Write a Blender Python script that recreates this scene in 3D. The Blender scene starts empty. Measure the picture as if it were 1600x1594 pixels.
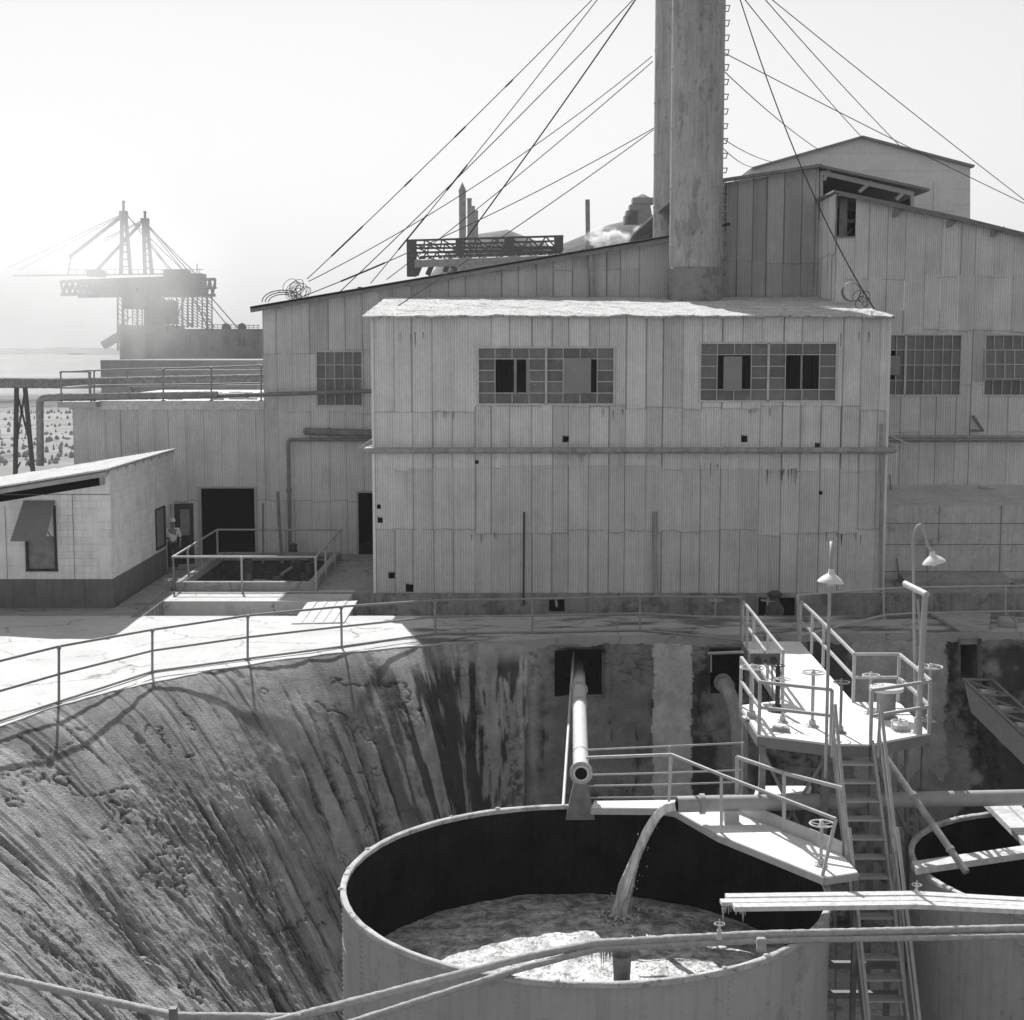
import bpy, math, random
import numpy as np
from mathutils import Vector, Matrix
R = math.radians
random.seed(7); rng = np.random.default_rng(7)

# ------------------------------------------------------------------ camera, sky, sun, exposure
scene = bpy.context.scene
CAMZ = 7.5; PITCH = R(6.3); FPX = 2286.0
cam_d = bpy.data.cameras.new('camera'); cam = bpy.data.objects.new('camera', cam_d)
scene.collection.objects.link(cam); scene.camera = cam
cam.location = (0, 0, CAMZ); cam.rotation_euler = (R(90) - PITCH, 0, 0)
cam_d.sensor_fit = 'HORIZONTAL'; cam_d.sensor_width = 36; cam_d.lens = 36 * FPX / 1600
cam_d.clip_start = 0.1; cam_d.clip_end = 20000

SUN_EL, SUN_AZ = 43.0, 14.0            # the sun stands ahead of the camera, a little to the left
w = bpy.data.worlds.new('World'); scene.world = w; w.use_nodes = True
nt = w.node_tree; nt.nodes.clear()
sky = nt.nodes.new('ShaderNodeTexSky'); sky.sky_type = 'NISHITA'; sky.sun_disc = False
sky.sun_elevation = R(SUN_EL); sky.sun_rotation = R(-SUN_AZ); sky.dust_density = 0.0; sky.air_density = 3.0
bwn = nt.nodes.new('ShaderNodeRGBToBW'); bg = nt.nodes.new('ShaderNodeBackground'); wo = nt.nodes.new('ShaderNodeOutputWorld')
nt.links.new(sky.outputs[0], bwn.inputs[0]); nt.links.new(bwn.outputs[0], bg.inputs[0]); nt.links.new(bg.outputs[0], wo.inputs[0])
bg.inputs[1].default_value = 0.08
sun_d = bpy.data.lights.new('sun', 'SUN'); sun_d.energy = 5.0; sun_d.angle = R(0.53); sun_d.color = (1, 0.995, 0.985)
sun = bpy.data.objects.new('sun', sun_d); scene.collection.objects.link(sun)
SD = Vector((-math.sin(R(SUN_AZ)) * math.cos(R(SUN_EL)), math.cos(R(SUN_AZ)) * math.cos(R(SUN_EL)), math.sin(R(SUN_EL))))
sun.rotation_euler = SD.to_track_quat('Z', 'Y').to_euler()
scene.view_settings.view_transform = 'Standard'; scene.view_settings.look = 'None'
scene.view_settings.exposure = 0.27; scene.view_settings.gamma = 1
scene.cycles.max_bounces = 8; scene.cycles.diffuse_bounces = 4; scene.cycles.volume_bounces = 1
scene.cycles.volume_step_rate = 2.0; scene.cycles.caustics_reflective = False; scene.cycles.caustics_refractive = False
scene.cycles.use_denoising = True

# ------------------------------------------------------------------ survey helpers: a sight line meets a real plane
CP, SP = math.cos(PITCH), math.sin(PITCH)
def ray(px, py):
    a = (px - 800) / FPX; b = -(py - 797) / FPX
    return Vector((a, CP + b * SP, -SP + b * CP))
def G(px, py, z=0.0):
    d = ray(px, py); t = (z - CAMZ) / d.z
    return Vector((d.x * t, d.y * t, z))
def V(px, py, Y):
    d = ray(px, py); t = Y / d.y
    return Vector((d.x * t, Y, CAMZ + d.z * t))

# ------------------------------------------------------------------ materials
def mat(name, base=0.3, var=0.25, scale=3.0, rough=0.8, metallic=0.0, bump=0.0, bscale=40.0, attr=None,
        streak=0.0, stain=None, spec=0.3, stretch=(1, 1, 1), speck=0.0, bdist=0.02, cracks=0.0, brick=0.0):
    m = bpy.data.materials.new(name); m.use_nodes = True
    t = m.node_tree; N = t.nodes; L = t.links; N.clear()
    out = N.new('ShaderNodeOutputMaterial'); p = N.new('ShaderNodeBsdfPrincipled'); L.new(p.outputs[0], out.inputs[0])
    p.inputs['Roughness'].default_value = rough; p.inputs['Metallic'].default_value = metallic
    p.inputs['Specular IOR Level'].default_value = spec
    tc = N.new('ShaderNodeTexCoord')
    mp = N.new('ShaderNodeMapping'); mp.inputs['Scale'].default_value = stretch; L.new(tc.outputs['Object'], mp.inputs[0])
    def noise(sc, det=5, ro=0.6, src=None):
        n = N.new('ShaderNodeTexNoise'); n.inputs['Scale'].default_value = sc; n.inputs['Detail'].default_value = det
        n.inputs['Roughness'].default_value = ro; L.new((src or mp).outputs[0], n.inputs['Vector']); return n
    def math_(op, a, b=None, clamp=False):
        n = N.new('ShaderNodeMath'); n.operation = op; n.use_clamp = clamp
        for i, v in enumerate((a, b)):
            if v is None: continue
            if isinstance(v, (int, float)): n.inputs[i].default_value = v
            else: L.new(v, n.inputs[i])
        return n.outputs[0]
    def ramp(v, lo, hi, a, b):
        n = N.new('ShaderNodeMapRange'); n.inputs[1].default_value = lo; n.inputs[2].default_value = hi
        n.inputs[3].default_value = a; n.inputs[4].default_value = b; L.new(v, n.inputs[0]); return n.outputs[0]
    v = ramp(noise(scale).outputs[0], 0.3, 0.7, base * (1 - var), base * (1 + var))
    v = math_('MULTIPLY', v, ramp(noise(scale * 9, 4).outputs[0], 0.3, 0.7, 1 - var * .5, 1 + var * .5))
    if streak:
        mp2 = N.new('ShaderNodeMapping'); mp2.inputs['Scale'].default_value = (6, 6, 0.35); L.new(tc.outputs['Object'], mp2.inputs[0])
        s = noise(1.5, 6, .65, mp2).outputs[0]
        v = math_('MULTIPLY', v, ramp(s, 0.48, 0.72, 1, 1 - streak))
    if stain:                                    # (scale, threshold, width, multiplier): stains with an outline of their own
        for (sc, th, wd, ml) in stain:
            v = math_('MULTIPLY', v, ramp(noise(sc, 8, .7).outputs[0], th, th + wd, 1, ml))
    if speck:
        v = math_('MULTIPLY', v, ramp(noise(scale * 45, 3).outputs[0], .62, .7, 1, 1 - speck))
    bh = None
    if brick:
        sx = N.new('ShaderNodeSeparateXYZ'); L.new(tc.outputs['Object'], sx.inputs[0]); cx_ = N.new('ShaderNodeCombineXYZ')
        L.new(math_('ADD', sx.outputs[0], sx.outputs[1]), cx_.inputs[0]); L.new(sx.outputs[2], cx_.inputs[1])
        dn = noise(4, 3); dm = N.new('ShaderNodeVectorMath'); dm.operation = 'MULTIPLY_ADD'; dm.inputs[1].default_value = (.05, .05, 0); L.new(dn.outputs['Color'], dm.inputs[0]); L.new(cx_.outputs[0], dm.inputs[2])
        bt = N.new('ShaderNodeTexBrick'); L.new(dm.outputs[0], bt.inputs['Vector']); bt.inputs['Scale'].default_value = 1; bt.inputs['Brick Width'].default_value = .42; bt.inputs['Row Height'].default_value = .21; bt.inputs['Mortar Size'].default_value = .012
        bt.inputs['Color1'].default_value = (1, 1, 1, 1); bt.inputs['Color2'].default_value = (.9, .9, .9, 1); bt.inputs['Mortar'].default_value = (1 - brick,) * 3 + (1,)
        gt = N.new('ShaderNodeMix'); gt.data_type = 'RGBA'; L.new(ramp(noise(1.3, 4).outputs[0], .42, .6, .25, 1), gt.inputs[0]); gt.inputs[6].default_value = (1, 1, 1, 1); L.new(bt.outputs[0], gt.inputs[7])
        v = math_('MULTIPLY', v, gt.outputs[2])
    if cracks:
        wn = noise(1.1, 6, .7); wm = N.new('ShaderNodeVectorMath'); wm.operation = 'MULTIPLY_ADD'; wm.inputs[1].default_value = (1.1, 1.1, 0)
        L.new(wn.outputs['Color'], wm.inputs[0]); L.new(mp.outputs[0], wm.inputs[2])
        vo = N.new('ShaderNodeTexVoronoi'); vo.feature = 'DISTANCE_TO_EDGE'; vo.inputs['Scale'].default_value = .42; L.new(wm.outputs[0], vo.inputs['Vector'])
        gate = ramp(noise(.6, 3).outputs[0], .44, .52, 0, 1)
        ck = ramp(vo.outputs['Distance'], .004, .014, cracks, 0)
        v = math_('MULTIPLY', v, math_('SUBTRACT', 1.0, math_('MULTIPLY', ck, gate)))
    if attr:
        a = N.new('ShaderNodeAttribute'); a.attribute_name = attr
        v = math_('MULTIPLY', v, a.outputs['Fac'])
    L.new(v, p.inputs['Base Color'])
    if bump:
        b = N.new('ShaderNodeBump'); b.inputs['Strength'].default_value = bump; b.inputs['Distance'].default_value = bdist
        L.new(noise(bscale, 8, .65).outputs[0], b.inputs['Height']); L.new(b.outputs[0], p.inputs['Normal'])
    return m

M = {}
M['siding'] = mat('siding', .76, .10, .9, .62, attr='tone', streak=.14, bump=.15, bscale=60, stain=[(2.2, .66, .05, .8), (.7, .6, .12, .85)], speck=.18)
M['siding_dark'] = mat('siding_dark', .24, .16, .9, .65, attr='tone', streak=.25, bump=.15, bscale=60, speck=.1)
M['far_siding'] = mat('far_siding', .66, .1, .5, .7, attr='tone', streak=.1)
M['apron'] = mat('apron', .57, .12, .7, .9, bump=.5, bscale=9, attr='tone', cracks=.55, stain=[(1.1, .60, .04, .85), (3.2, .63, .03, .8)], speck=.12)
M['yard'] = mat('yard', .34, .2, .8, .92, cracks=.6, bump=.5, bscale=12, stain=[(.8, .56, .04, .7), (3, .62, .04, .75)], speck=.15)
M['concrete'] = mat('concrete', .30, .25, 1.2, .9, bump=.6, bscale=10, stain=[(1.5, .55, .04, .65)], streak=.35)
M['pit'] = mat('pit', .46, .26, 1.6, .95, bump=1, bscale=26, attr='tone', speck=.35, bdist=.07, spec=.1)
M['crust'] = mat('crust', .74, .2, 9, .95, bump=1, bscale=50, bdist=.03)
M['roof_dust'] = mat('roof_dust', .80, .2, 1.5, .95, bump=1, bscale=30, stain=[(6, .58, .03, .45), (14, .57, .02, .35)], bdist=.08)
M['sheet_roof'] = mat('sheet_roof', .22, .2, 1.5, .7, bump=.3, bscale=30)
M['plaster'] = mat('plaster', .78, .10, 2, .9, bump=.5, bscale=25, streak=.2, brick=.22, stain=[(5, .67, .03, .7)], speck=.1)
M['dado'] = mat('dado', .15, .15, 2, .8, bump=.3, bscale=25, streak=.3)
M['paint'] = mat('paint', .42, .12, 6, .5, bump=.2, bscale=60, speck=.2)
M['paint_white'] = mat('paint_white', .62, .12, 6, .5, bump=.2, bscale=60, speck=.25)
M['deck'] = mat('deck', .80, .12, 2, .7, bump=.4, bscale=30, stain=[(4, .62, .03, .7)], speck=.2)
M['steel'] = mat('steel', .22, .25, 5, .6, bump=.3, bscale=50, speck=.2)
M['dark'] = mat('dark', .05, .3, 5, .8, bump=.2, spec=.1)
M['black'] = mat('black', .012, .3, 5, 1, spec=0)
M['pipe'] = mat('pipe', .34, .2, 4, .6, bump=.3, bscale=40, streak=.3)
M['pipe_lag'] = mat('pipe_lag', .30, .3, 6, .9, bump=1, bscale=14, bdist=.06)
M['wood'] = mat('wood', .36, .2, 3, .85, bump=.5, bscale=20, stretch=(1, .15, 1))
M['stack'] = mat('stack', .42, .18, 1.6, .75, bump=.5, bscale=24, streak=.3, speck=.25, stain=[(1.2, .555, .02, .72), (4.5, .60, .02, .72), (11, .6, .02, .7)], stretch=(1, 1, .4))
M['tank'] = mat('tank', .42, .10, .5, .7, bump=.15, bscale=12, streak=.2, stain=[(1.1, .58, .02, .84), (3.5, .62, .02, .8)], speck=.08)
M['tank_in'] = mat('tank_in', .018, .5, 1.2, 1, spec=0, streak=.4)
M['rim'] = mat('rim', .50, .25, 3, .9, bump=.9, bscale=30, stain=[(5, .56, .04, .6)])
M['glass'] = mat('glass', .19, .25, 1.6, .3, spec=.5, streak=.2, stain=[(3, .6, .05, 1.5)])
M['muntin'] = mat('muntin', .56, .15, 5, .6)
M['far_steel'] = mat('far_steel', .10, .2, .3, .8)
M['far_wall'] = mat('far_wall', .16, .3, .15, .9, streak=.3)
M['skin'] = mat('skin', .25, .1, 5, .6)
M['shirt'] = mat('shirt', .75, .08, 5, .9)
M['trousers'] = mat('trousers', .05, .1, 5, .9)
M['terrain'] = mat('terrain', .26, .3, .02, .95, stain=[(.06, .55, .02, .6), (.25, .58, .03, .5)])
M['hill'] = mat('hill', .16, .2, .03, .95, bump=.6, bscale=.2, bdist=1.5)
M['enamel'] = mat('enamel', .8, .05, 8, .35, spec=.5)
M['bulb'] = mat('bulb', .7, .05, 8, .1, spec=.6)
M['crust_p'] = mat('crust_p', .50, .2, 9, .9, bump=1, bscale=50, bdist=.03)
M['pipe_l'] = mat('pipe_l', .36, .12, 4, .5, bump=.2, bscale=40)
M['pipe_rail'] = mat('pipe_rail', .26, .15, 4, .6)
M['wood_l'] = mat('wood_l', .58, .15, 3, .85, bump=.5, bscale=20)
M['wood_d'] = mat('wood_d', .14, .2, 6, .9, bump=.8)
M['steel_f'] = mat('steel_f', .20, .15, 4, .6)
M['steel_sh'] = mat('steel_sh', .19, .1, 4, .7)
M['steel_l'] = mat('steel_l', .26, .2, 1.4, .7, bump=.3, stain=[(1.6, .55, .04, .7)])
M['steel_p'] = mat('steel_p', .40, .15, 6, .6)
M['bank'] = mat('bank', .32, .2, .2, .95)
M['ledge'] = mat('ledge', .56, .15, 1.0, .9, bump=.5, bscale=10, stain=[(1.8, .6, .04, .75)], streak=.2)
M['stump'] = mat('stump', .34, .2, .2, .95)
M['junk'] = mat('junk', .10, .4, 4, .85, bump=.6)

# ------------------------------------------------------------------ mesh helpers
C = scene.collection
class MB:
    def __init__(s): s.v = []; s.f = []; s.t = []; s.cur = 1.0
    def add(s, vs, fs, tone=None):
        o = len(s.v); s.v += [tuple(p) for p in vs]; s.f += [tuple(i + o for i in f) for f in fs]
        s.t += list(tone) if tone is not None else [s.cur] * len(vs)
        return s
    def box(s, lo, hi):
        x0, y0, z0 = lo; x1, y1, z1 = hi
        return s.add([(x0, y0, z0), (x1, y0, z0), (x1, y1, z0), (x0, y1, z0), (x0, y0, z1), (x1, y0, z1), (x1, y1, z1), (x0, y1, z1)],
                     [(0, 3, 2, 1), (4, 5, 6, 7), (0, 1, 5, 4), (1, 2, 6, 5), (2, 3, 7, 6), (3, 0, 4, 7)])
    def beam(s, p, q, w_, h_, up=(0, 0, 1)):
        p = Vector(p); q = Vector(q); d = (q - p).normalized(); up = Vector(up)
        if abs(d.dot(up)) > .98: up = Vector((0, 1, 0))
        a = d.cross(up).normalized() * w_ / 2; b = a.normalized().cross(d).normalized() * h_ / 2
        vs = [c + sa * a + sb * b for c in (p, q) for sa, sb in ((-1, -1), (1, -1), (1, 1), (-1, 1))]
        return s.add(vs, [(3, 2, 1, 0), (4, 5, 6, 7), (0, 1, 5, 4), (1, 2, 6, 5), (2, 3, 7, 6), (3, 0, 4, 7)])
    def tube(s, pts, r, n=10, cap=True, wob=0.0):
        pts = [Vector(p) for p in pts]; k = len(pts); rs = r if isinstance(r, (list, tuple)) else [r] * k
        tang = []
        for i in range(k):
            a = pts[max(i - 1, 0)]; b = pts[min(i + 1, k - 1)]; tang.append((b - a).normalized())
        up = Vector((0, 0, 1)) if abs(tang[0].z) < .9 else Vector((1, 0, 0))
        u = tang[0].cross(up).normalized(); vs = []
        for i in range(k):
            u = (u - tang[i] * u.dot(tang[i])).normalized(); v_ = tang[i].cross(u)
            for j in range(n):
                an = 2 * math.pi * j / n; rr = rs[i] * (1 + (random.uniform(-wob, wob) if wob else 0))
                vs.append(pts[i] + (u * math.cos(an) + v_ * math.sin(an)) * rr)
        fs = [(i * n + j, i * n + (j + 1) % n, (i + 1) * n + (j + 1) % n, (i + 1) * n + j) for i in range(k - 1) for j in range(n)]
        if cap: fs += [tuple(range(n))[::-1], tuple((k - 1) * n + j for j in range(n))]
        return s.add(vs, fs)
    def lathe(s, c, prof, n=32, a0=0, a1=2 * math.pi, M3=None):
        full = abs(a1 - a0 - 2 * math.pi) < 1e-4; k = n if full else n + 1; vs = []; c = Vector(c)
        for (r, z) in prof:
            for j in range(k):
                a = a0 + (a1 - a0) * j / n; p = Vector((r * math.cos(a), r * math.sin(a), z))
                vs.append(c + (M3 @ p if M3 else p))
        fs = []
        for i in range(len(prof) - 1):
            for j in range(n):
                j2 = (j + 1) % k if full else j + 1
                fs.append((i * k + j, i * k + j2, (i + 1) * k + j2, (i + 1) * k + j))
        return s.add(vs, fs)
    def prism(s, poly, z0, z1):
        n = len(poly); vs = [(p[0], p[1], z0) for p in poly] + [(p[0], p[1], z1) for p in poly]
        fs = [tuple(range(n))[::-1], tuple(range(n, 2 * n))] + [(i, (i + 1) % n, n + (i + 1) % n, n + i) for i in range(n)]
        return s.add(vs, fs)
    def quad(s, a, b, c, d): return s.add([a, b, c, d], [(0, 1, 2, 3)])
    def slab(s, a, b, c, d, th):
        a, b, c, d = map(Vector, (a, b, c, d)); n = (b - a).cross(d - a).normalized() * th
        return s.add([a, b, c, d, a - n, b - n, c - n, d - n], [(0, 1, 2, 3), (7, 6, 5, 4), (0, 4, 5, 1), (1, 5, 6, 2), (2, 6, 7, 3), (3, 7, 4, 0)])
    def build(s, name, m, parent=None, smooth=False, bevel=0.0):
        me = bpy.data.meshes.new(name); me.from_pydata(s.v, [], s.f); me.update()
        at = me.attributes.new('tone', 'FLOAT', 'POINT'); at.data.foreach_set('value', s.t)
        if smooth:
            me.polygons.foreach_set('use_smooth', [True] * len(me.polygons))
            try: me.set_sharp_from_angle(angle=R(50))
            except Exception: pass
        o = bpy.data.objects.new(name, me); C.objects.link(o); me.materials.append(m)
        if parent: attach(o, parent)
        if bevel:
            b = o.modifiers.new('bevel', 'BEVEL'); b.width = bevel; b.segments = 2; b.limit_method = 'ANGLE'
        return o
def attach(o, parent):
    o.parent = parent; o.matrix_parent_inverse = world_of(parent).inverted()
def world_of(o):
    m = Matrix.Translation(o.location) @ o.rotation_euler.to_matrix().to_4x4()
    if o.parent: m = world_of(o.parent) @ o.matrix_parent_inverse @ m
    return m
def tag(o, label, cat, group=None, kind=None):
    if label: o['label'] = label
    if cat: o['category'] = cat
    if group: o['group'] = group
    if kind: o['kind'] = kind
    return o
def struct(o): o['kind'] = 'structure'; return o
def empty(name, loc, label, cat, group=None):
    o = bpy.data.objects.new(name, None); C.objects.link(o); o.location = loc; o.empty_display_size = .3
    return tag(o, label, cat, group)
def lerp(a, b, t): return a + (b - a) * t

# numpy value noise
_tab = rng.random((256, 256))
def vn(x, y):
    xi = np.floor(x).astype(int); yi = np.floor(y).astype(int); fx = x - xi; fy = y - yi
    fx = fx * fx * (3 - 2 * fx); fy = fy * fy * (3 - 2 * fy)
    g = lambda a, b: _tab[a & 255, b & 255]
    return (g(xi, yi) * (1 - fx) + g(xi + 1, yi) * fx) * (1 - fy) + (g(xi, yi + 1) * (1 - fx) + g(xi + 1, yi + 1) * fx) * fy
def fbm(x, y, o=4, p=.5):
    s = 0; a = 1; n = 0
    for i in range(o): s = s + a * vn(x * 2 ** i + 17.3 * i, y * 2 ** i + 9.1 * i); n += a; a *= p
    return s / n
def grid_mesh(P, tone):
    nu, nv = P.shape[:2]; me = bpy.data.meshes.new('grid')
    idx = np.arange(nu * nv).reshape(nu, nv)
    q = np.stack([idx[:-1, :-1], idx[1:, :-1], idx[1:, 1:], idx[:-1, 1:]], -1).reshape(-1, 4)
    me.vertices.add(nu * nv); me.vertices.foreach_set('co', P.reshape(-1).astype(np.float32))
    me.loops.add(q.size); me.loops.foreach_set('vertex_index', q.reshape(-1).astype(np.int32))
    me.polygons.add(len(q)); me.polygons.foreach_set('loop_start', np.arange(0, q.size, 4, dtype=np.int32))
    me.polygons.foreach_set('use_smooth', np.ones(len(q), dtype=bool))
    me.update(calc_edges=True); me.validate()
    at = me.attributes.new('tone', 'FLOAT', 'POINT'); at.data.foreach_set('value', tone.reshape(-1).astype(np.float32))
    return me
def grid_obj(name, P, tone, m):
    me = grid_mesh(P, tone); me.name = name; o = bpy.data.objects.new(name, me); C.objects.link(o); me.materials.append(m); return o

# ------------------------------------------------------------------ the pit, its rim and the apron
PC = np.array([2.0, 24.3]); PR = 13.0
def build_rim():
    pts = []
    for a in np.linspace(R(215), R(96), 60): pts.append((PC[0] + PR * math.cos(a), PC[1] + PR * math.sin(a)))
    x0, y0 = pts[-1]
    for x in np.linspace(x0 + .6, 1.5, 4): pts.append((x, lerp(y0, 37.7, (x - x0) / (1.5 - x0))))
    pts += [(6, 37.9), (12, 38.2), (26, 38.6)]
    return np.array(pts)
rim = build_rim()
seg = np.r_[0, np.cumsum(np.hypot(*np.diff(rim, axis=0).T))]
NU = 1250; NV = 300
s_u = np.linspace(0, seg[-1], NU)
rx = np.interp(s_u, seg, rim[:, 0]); ry = np.interp(s_u, seg, rim[:, 1])
inw = PC[None, :] - np.stack([rx, ry], 1); inw /= np.linalg.norm(inw, axis=1)[:, None]
straight = np.clip((rx + 3.2) / 4.0, 0, 1); straight = straight ** 2 * (3 - 2 * straight)
straight = np.where(ry < 30, 0, straight)
inw = inw * (1 - straight)[:, None] + np.array([0.0, -1.0])[None, :] * straight[:, None]
inw /= np.linalg.norm(inw, axis=1)[:, None]
edge = (fbm(s_u * 1.3, s_u * 0 + 3, 5, .6) - .5) * .35 * (1 - straight * .7)     # ragged lip
d = (np.linspace(0, 1, NV) ** 1.25) * 8.3
D, S = np.meshgrid(d, s_u)
st = straight[:, None]
tt = (.86 * D + .80 * 1.1 * (1 - np.exp(-D / 1.1)) + .22 * (1 - np.exp(-D / .15))) * (1 - st) + (.15 * D) * st
U = S; Vv = D * 1.3
n_lump = fbm(U * 1.3, Vv * 1.1, 7, .62) - .5
n_str = fbm(U * 2.6 + 1.2 * n_lump, Vv * .22, 4, .5) - .5
n_fine = fbm(U * 9, Vv * 5, 4, .6) - .5
warp = .9 * (fbm(U * .5, Vv * .35, 4) - .5)
gl = fbm(U * 1.5 + warp, Vv * .10 + 5, 3, .5) - .5
gul = np.exp(-(gl / .026) ** 2) * np.clip((fbm(U * .7 + 40, Vv * .5 + 11, 3) - .43) * 6, 0, 1)
clod = np.clip(fbm(U * 8 + 9, Vv * 7, 5, .6) - .46, 0, 1)
cr = fbm(U * .45 + 70, Vv * .8 + 31, 5, .6) - .5
crack = np.exp(-(cr / .006) ** 2) * (fbm(U * .3 + 5, Vv * .3, 2) > .5)
depth_f = np.clip(D / 1.2, 0, 1)
rough_k = 1 - .72 * st
grit = np.abs(fbm(U * 7 + 3, Vv * 4.5, 5, .65) - .5)
rub = np.clip((fbm(U * .55 + 60 + .6 * warp, Vv * .35 + 21, 4, .55) - .50) * 7, 0, 1)            # bands of crumbled, rubbly surface
h = (.10 * n_lump + .03 * n_str + .05 * n_fine + rub * (.13 * grit + .05 * n_fine)) * np.clip((D - .3) / 2.0, .12, 1) * rough_k + gul * (.62 * clod - .24) * depth_f * rough_k - .07 * crack * depth_f
nx = inw[:, 0][:, None]; ny = inw[:, 1][:, None]
nz = .7 * (1 - st) + .15 * st; nh = np.sqrt(1 - nz ** 2)
hor = tt + edge[:, None] * np.exp(-D * 2) + h * nh
PX = rx[:, None] + nx * hor; PY = ry[:, None] + ny * hor; PZ = -D + h * nz + 0.0
PZ[:, 0] = -.02
# the channel mouths are left open in the wall: windows (x0, x1, z0, z1)
def px_rect(x0, y0, x1, y1, Y):
    a = V(x0, y1, Y); b = V(x1, y0, Y); return (a.x, b.x, a.z, b.z)
NICHES = [px_rect(866, 1016, 942, 1086, 37.5), px_rect(1112, 1018, 1164, 1086, 37.5), px_rect(1499, 992, 1530, 1062, 38.1)]
tone = 1.0 + .5 * n_lump + .25 * n_fine
damp = np.clip((fbm(U * 1.7 + 3, Vv * .16 + 2, 5, .6) - .52) * 16, 0, 1)     # dark seepage stains that run down the fall line
right0 = np.clip((rx - .5) * 3, 0, 1)[:, None]
zone = np.clip((rx + 5.2) / 2.0, 0, 1)[:, None]
seep = np.clip((fbm(U * 3.1 + 3, Vv * .28 + 2, 5, .62) - .49) * 22, 0, 1) * np.clip((D - .25) * 3, 0, 1)
endx = np.clip((.6 - rx) * 3, 0, 1)[:, None]
tone *= 1 - .80 * seep * zone * endx
tone *= 1 - .30 * damp * (1 - zone)
thin = np.clip((fbm(U * 6.5 + 33, Vv * .30 + 8, 5, .65) - .56) * 45, 0, 1) * np.clip((fbm(U * .6 + 2, Vv * .25 + 6, 3) - .4) * 6, 0, 1)
cr2 = fbm(U * .8 + 170, Vv * .35 + 91, 6, .62) - .5
tone *= 1 - .5 * np.exp(-(cr2 / .005) ** 2) * depth_f * (1 - st)
tone *= 1 - .55 * thin * (1 - zone * .6) * (1 - right0)
tone *= 1 - .25 * np.clip((rx + 9) / 4, 0, 1)[:, None] * (1 - st)
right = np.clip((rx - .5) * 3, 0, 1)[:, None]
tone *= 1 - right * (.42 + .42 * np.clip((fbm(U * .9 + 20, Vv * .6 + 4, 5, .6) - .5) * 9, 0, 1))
tone *= (1 - .62 * gul * (clod < .05)) * (1 - .4 * crack)
jag = .22 * (fbm(U * 0 + 3, Vv * 2.2, 4, .6) - .5)
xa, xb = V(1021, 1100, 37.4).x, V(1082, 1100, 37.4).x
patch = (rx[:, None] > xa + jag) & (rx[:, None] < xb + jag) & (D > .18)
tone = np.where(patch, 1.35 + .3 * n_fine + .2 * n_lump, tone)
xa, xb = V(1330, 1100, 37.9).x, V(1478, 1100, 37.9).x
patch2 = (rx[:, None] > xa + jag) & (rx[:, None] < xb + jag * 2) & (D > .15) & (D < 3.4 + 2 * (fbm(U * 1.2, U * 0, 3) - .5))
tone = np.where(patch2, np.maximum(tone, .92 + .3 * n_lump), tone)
tone = np.clip(tone, .10, 1.9)
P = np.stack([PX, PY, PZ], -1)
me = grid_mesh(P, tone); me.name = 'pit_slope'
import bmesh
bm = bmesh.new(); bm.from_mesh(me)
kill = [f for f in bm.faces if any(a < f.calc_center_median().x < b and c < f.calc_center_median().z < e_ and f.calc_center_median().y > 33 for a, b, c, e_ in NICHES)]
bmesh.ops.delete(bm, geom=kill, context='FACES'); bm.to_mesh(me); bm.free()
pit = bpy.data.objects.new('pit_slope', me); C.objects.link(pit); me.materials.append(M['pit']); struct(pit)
fl = MB().box((-22, 10, -8.6), (30, 40, -7.9)).build('pit_floor', M['concrete']); struct(fl)
# recess boxes behind the channel mouths
for i, (a, b, c, e_) in enumerate(NICHES):
    dm_ = -(c + e_) / 2; y0 = float(np.interp((a + b) / 2, rx, ry)) - .15 * dm_ - .10; y1 = 39.9; mb = MB(); z0, z1 = c - .05, min(e_ + .04, -.12)
    a -= .04; b += .04
    mb.quad((a, y0, z0), (a, y1, z0), (a, y1, z1), (a, y0, z1)); mb.quad((b, y0, z0), (b, y0, z1), (b, y1, z1), (b, y1, z0))
    mb.quad((a, y0, z0), (b, y0, z0), (b, y1, z0), (a, y1, z0)); mb.quad((a, y0, z1), (a, y1, z1), (b, y1, z1), (b, y0, z1))
    mb.quad((a, y1, z0), (b, y1, z0), (b, y1, z1), (a, y1, z1))
    struct(mb.build('channel_mouth', M['concrete' if i == 2 else 'dark']))

# apron: sheet from the rim back to the trench
TY0, TY1 = 40.7, 44.4
XT0 = -10.4
sel = np.arange(0, NU, 3); na = 60
A = np.zeros((len(sel), na, 3))
lipx = rx + inw[:, 0] * edge; lipy = ry + inw[:, 1] * edge
farx = np.where(rx < -4, rx - (-4 - rx) * 1.2 * 0 - np.clip(36 - ry, 0, 40) * 1.1, rx)
for k, i in enumerate(sel):
    for j in range(na):
        t = (j / (na - 1)) ** 1.3
        A[k, j] = (lerp(lipx[i], farx[i], t), lerp(lipy[i], TY0, t), 0)
A[..., 2] = .05 * (fbm(A[..., 0] * .9 + 50, A[..., 1] * .9, 4) - .5) * np.clip((TY0 - A[..., 1]) * 2, 0, 1)
A[:, 0, 2] = -.03
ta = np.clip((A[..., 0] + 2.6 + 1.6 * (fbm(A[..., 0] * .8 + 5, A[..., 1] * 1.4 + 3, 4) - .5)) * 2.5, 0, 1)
TA = 1 - ta * (.42 + .5 * (np.clip((fbm(A[..., 0] * .9 + 15, A[..., 1] * 2.2 + 3, 5, .6) - .5) * 6, -.3, .7)))  # darker right of the annex corner: its ground shade put into the tone
struct(grid_obj('apron', A, TA, M['apron']))
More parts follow.
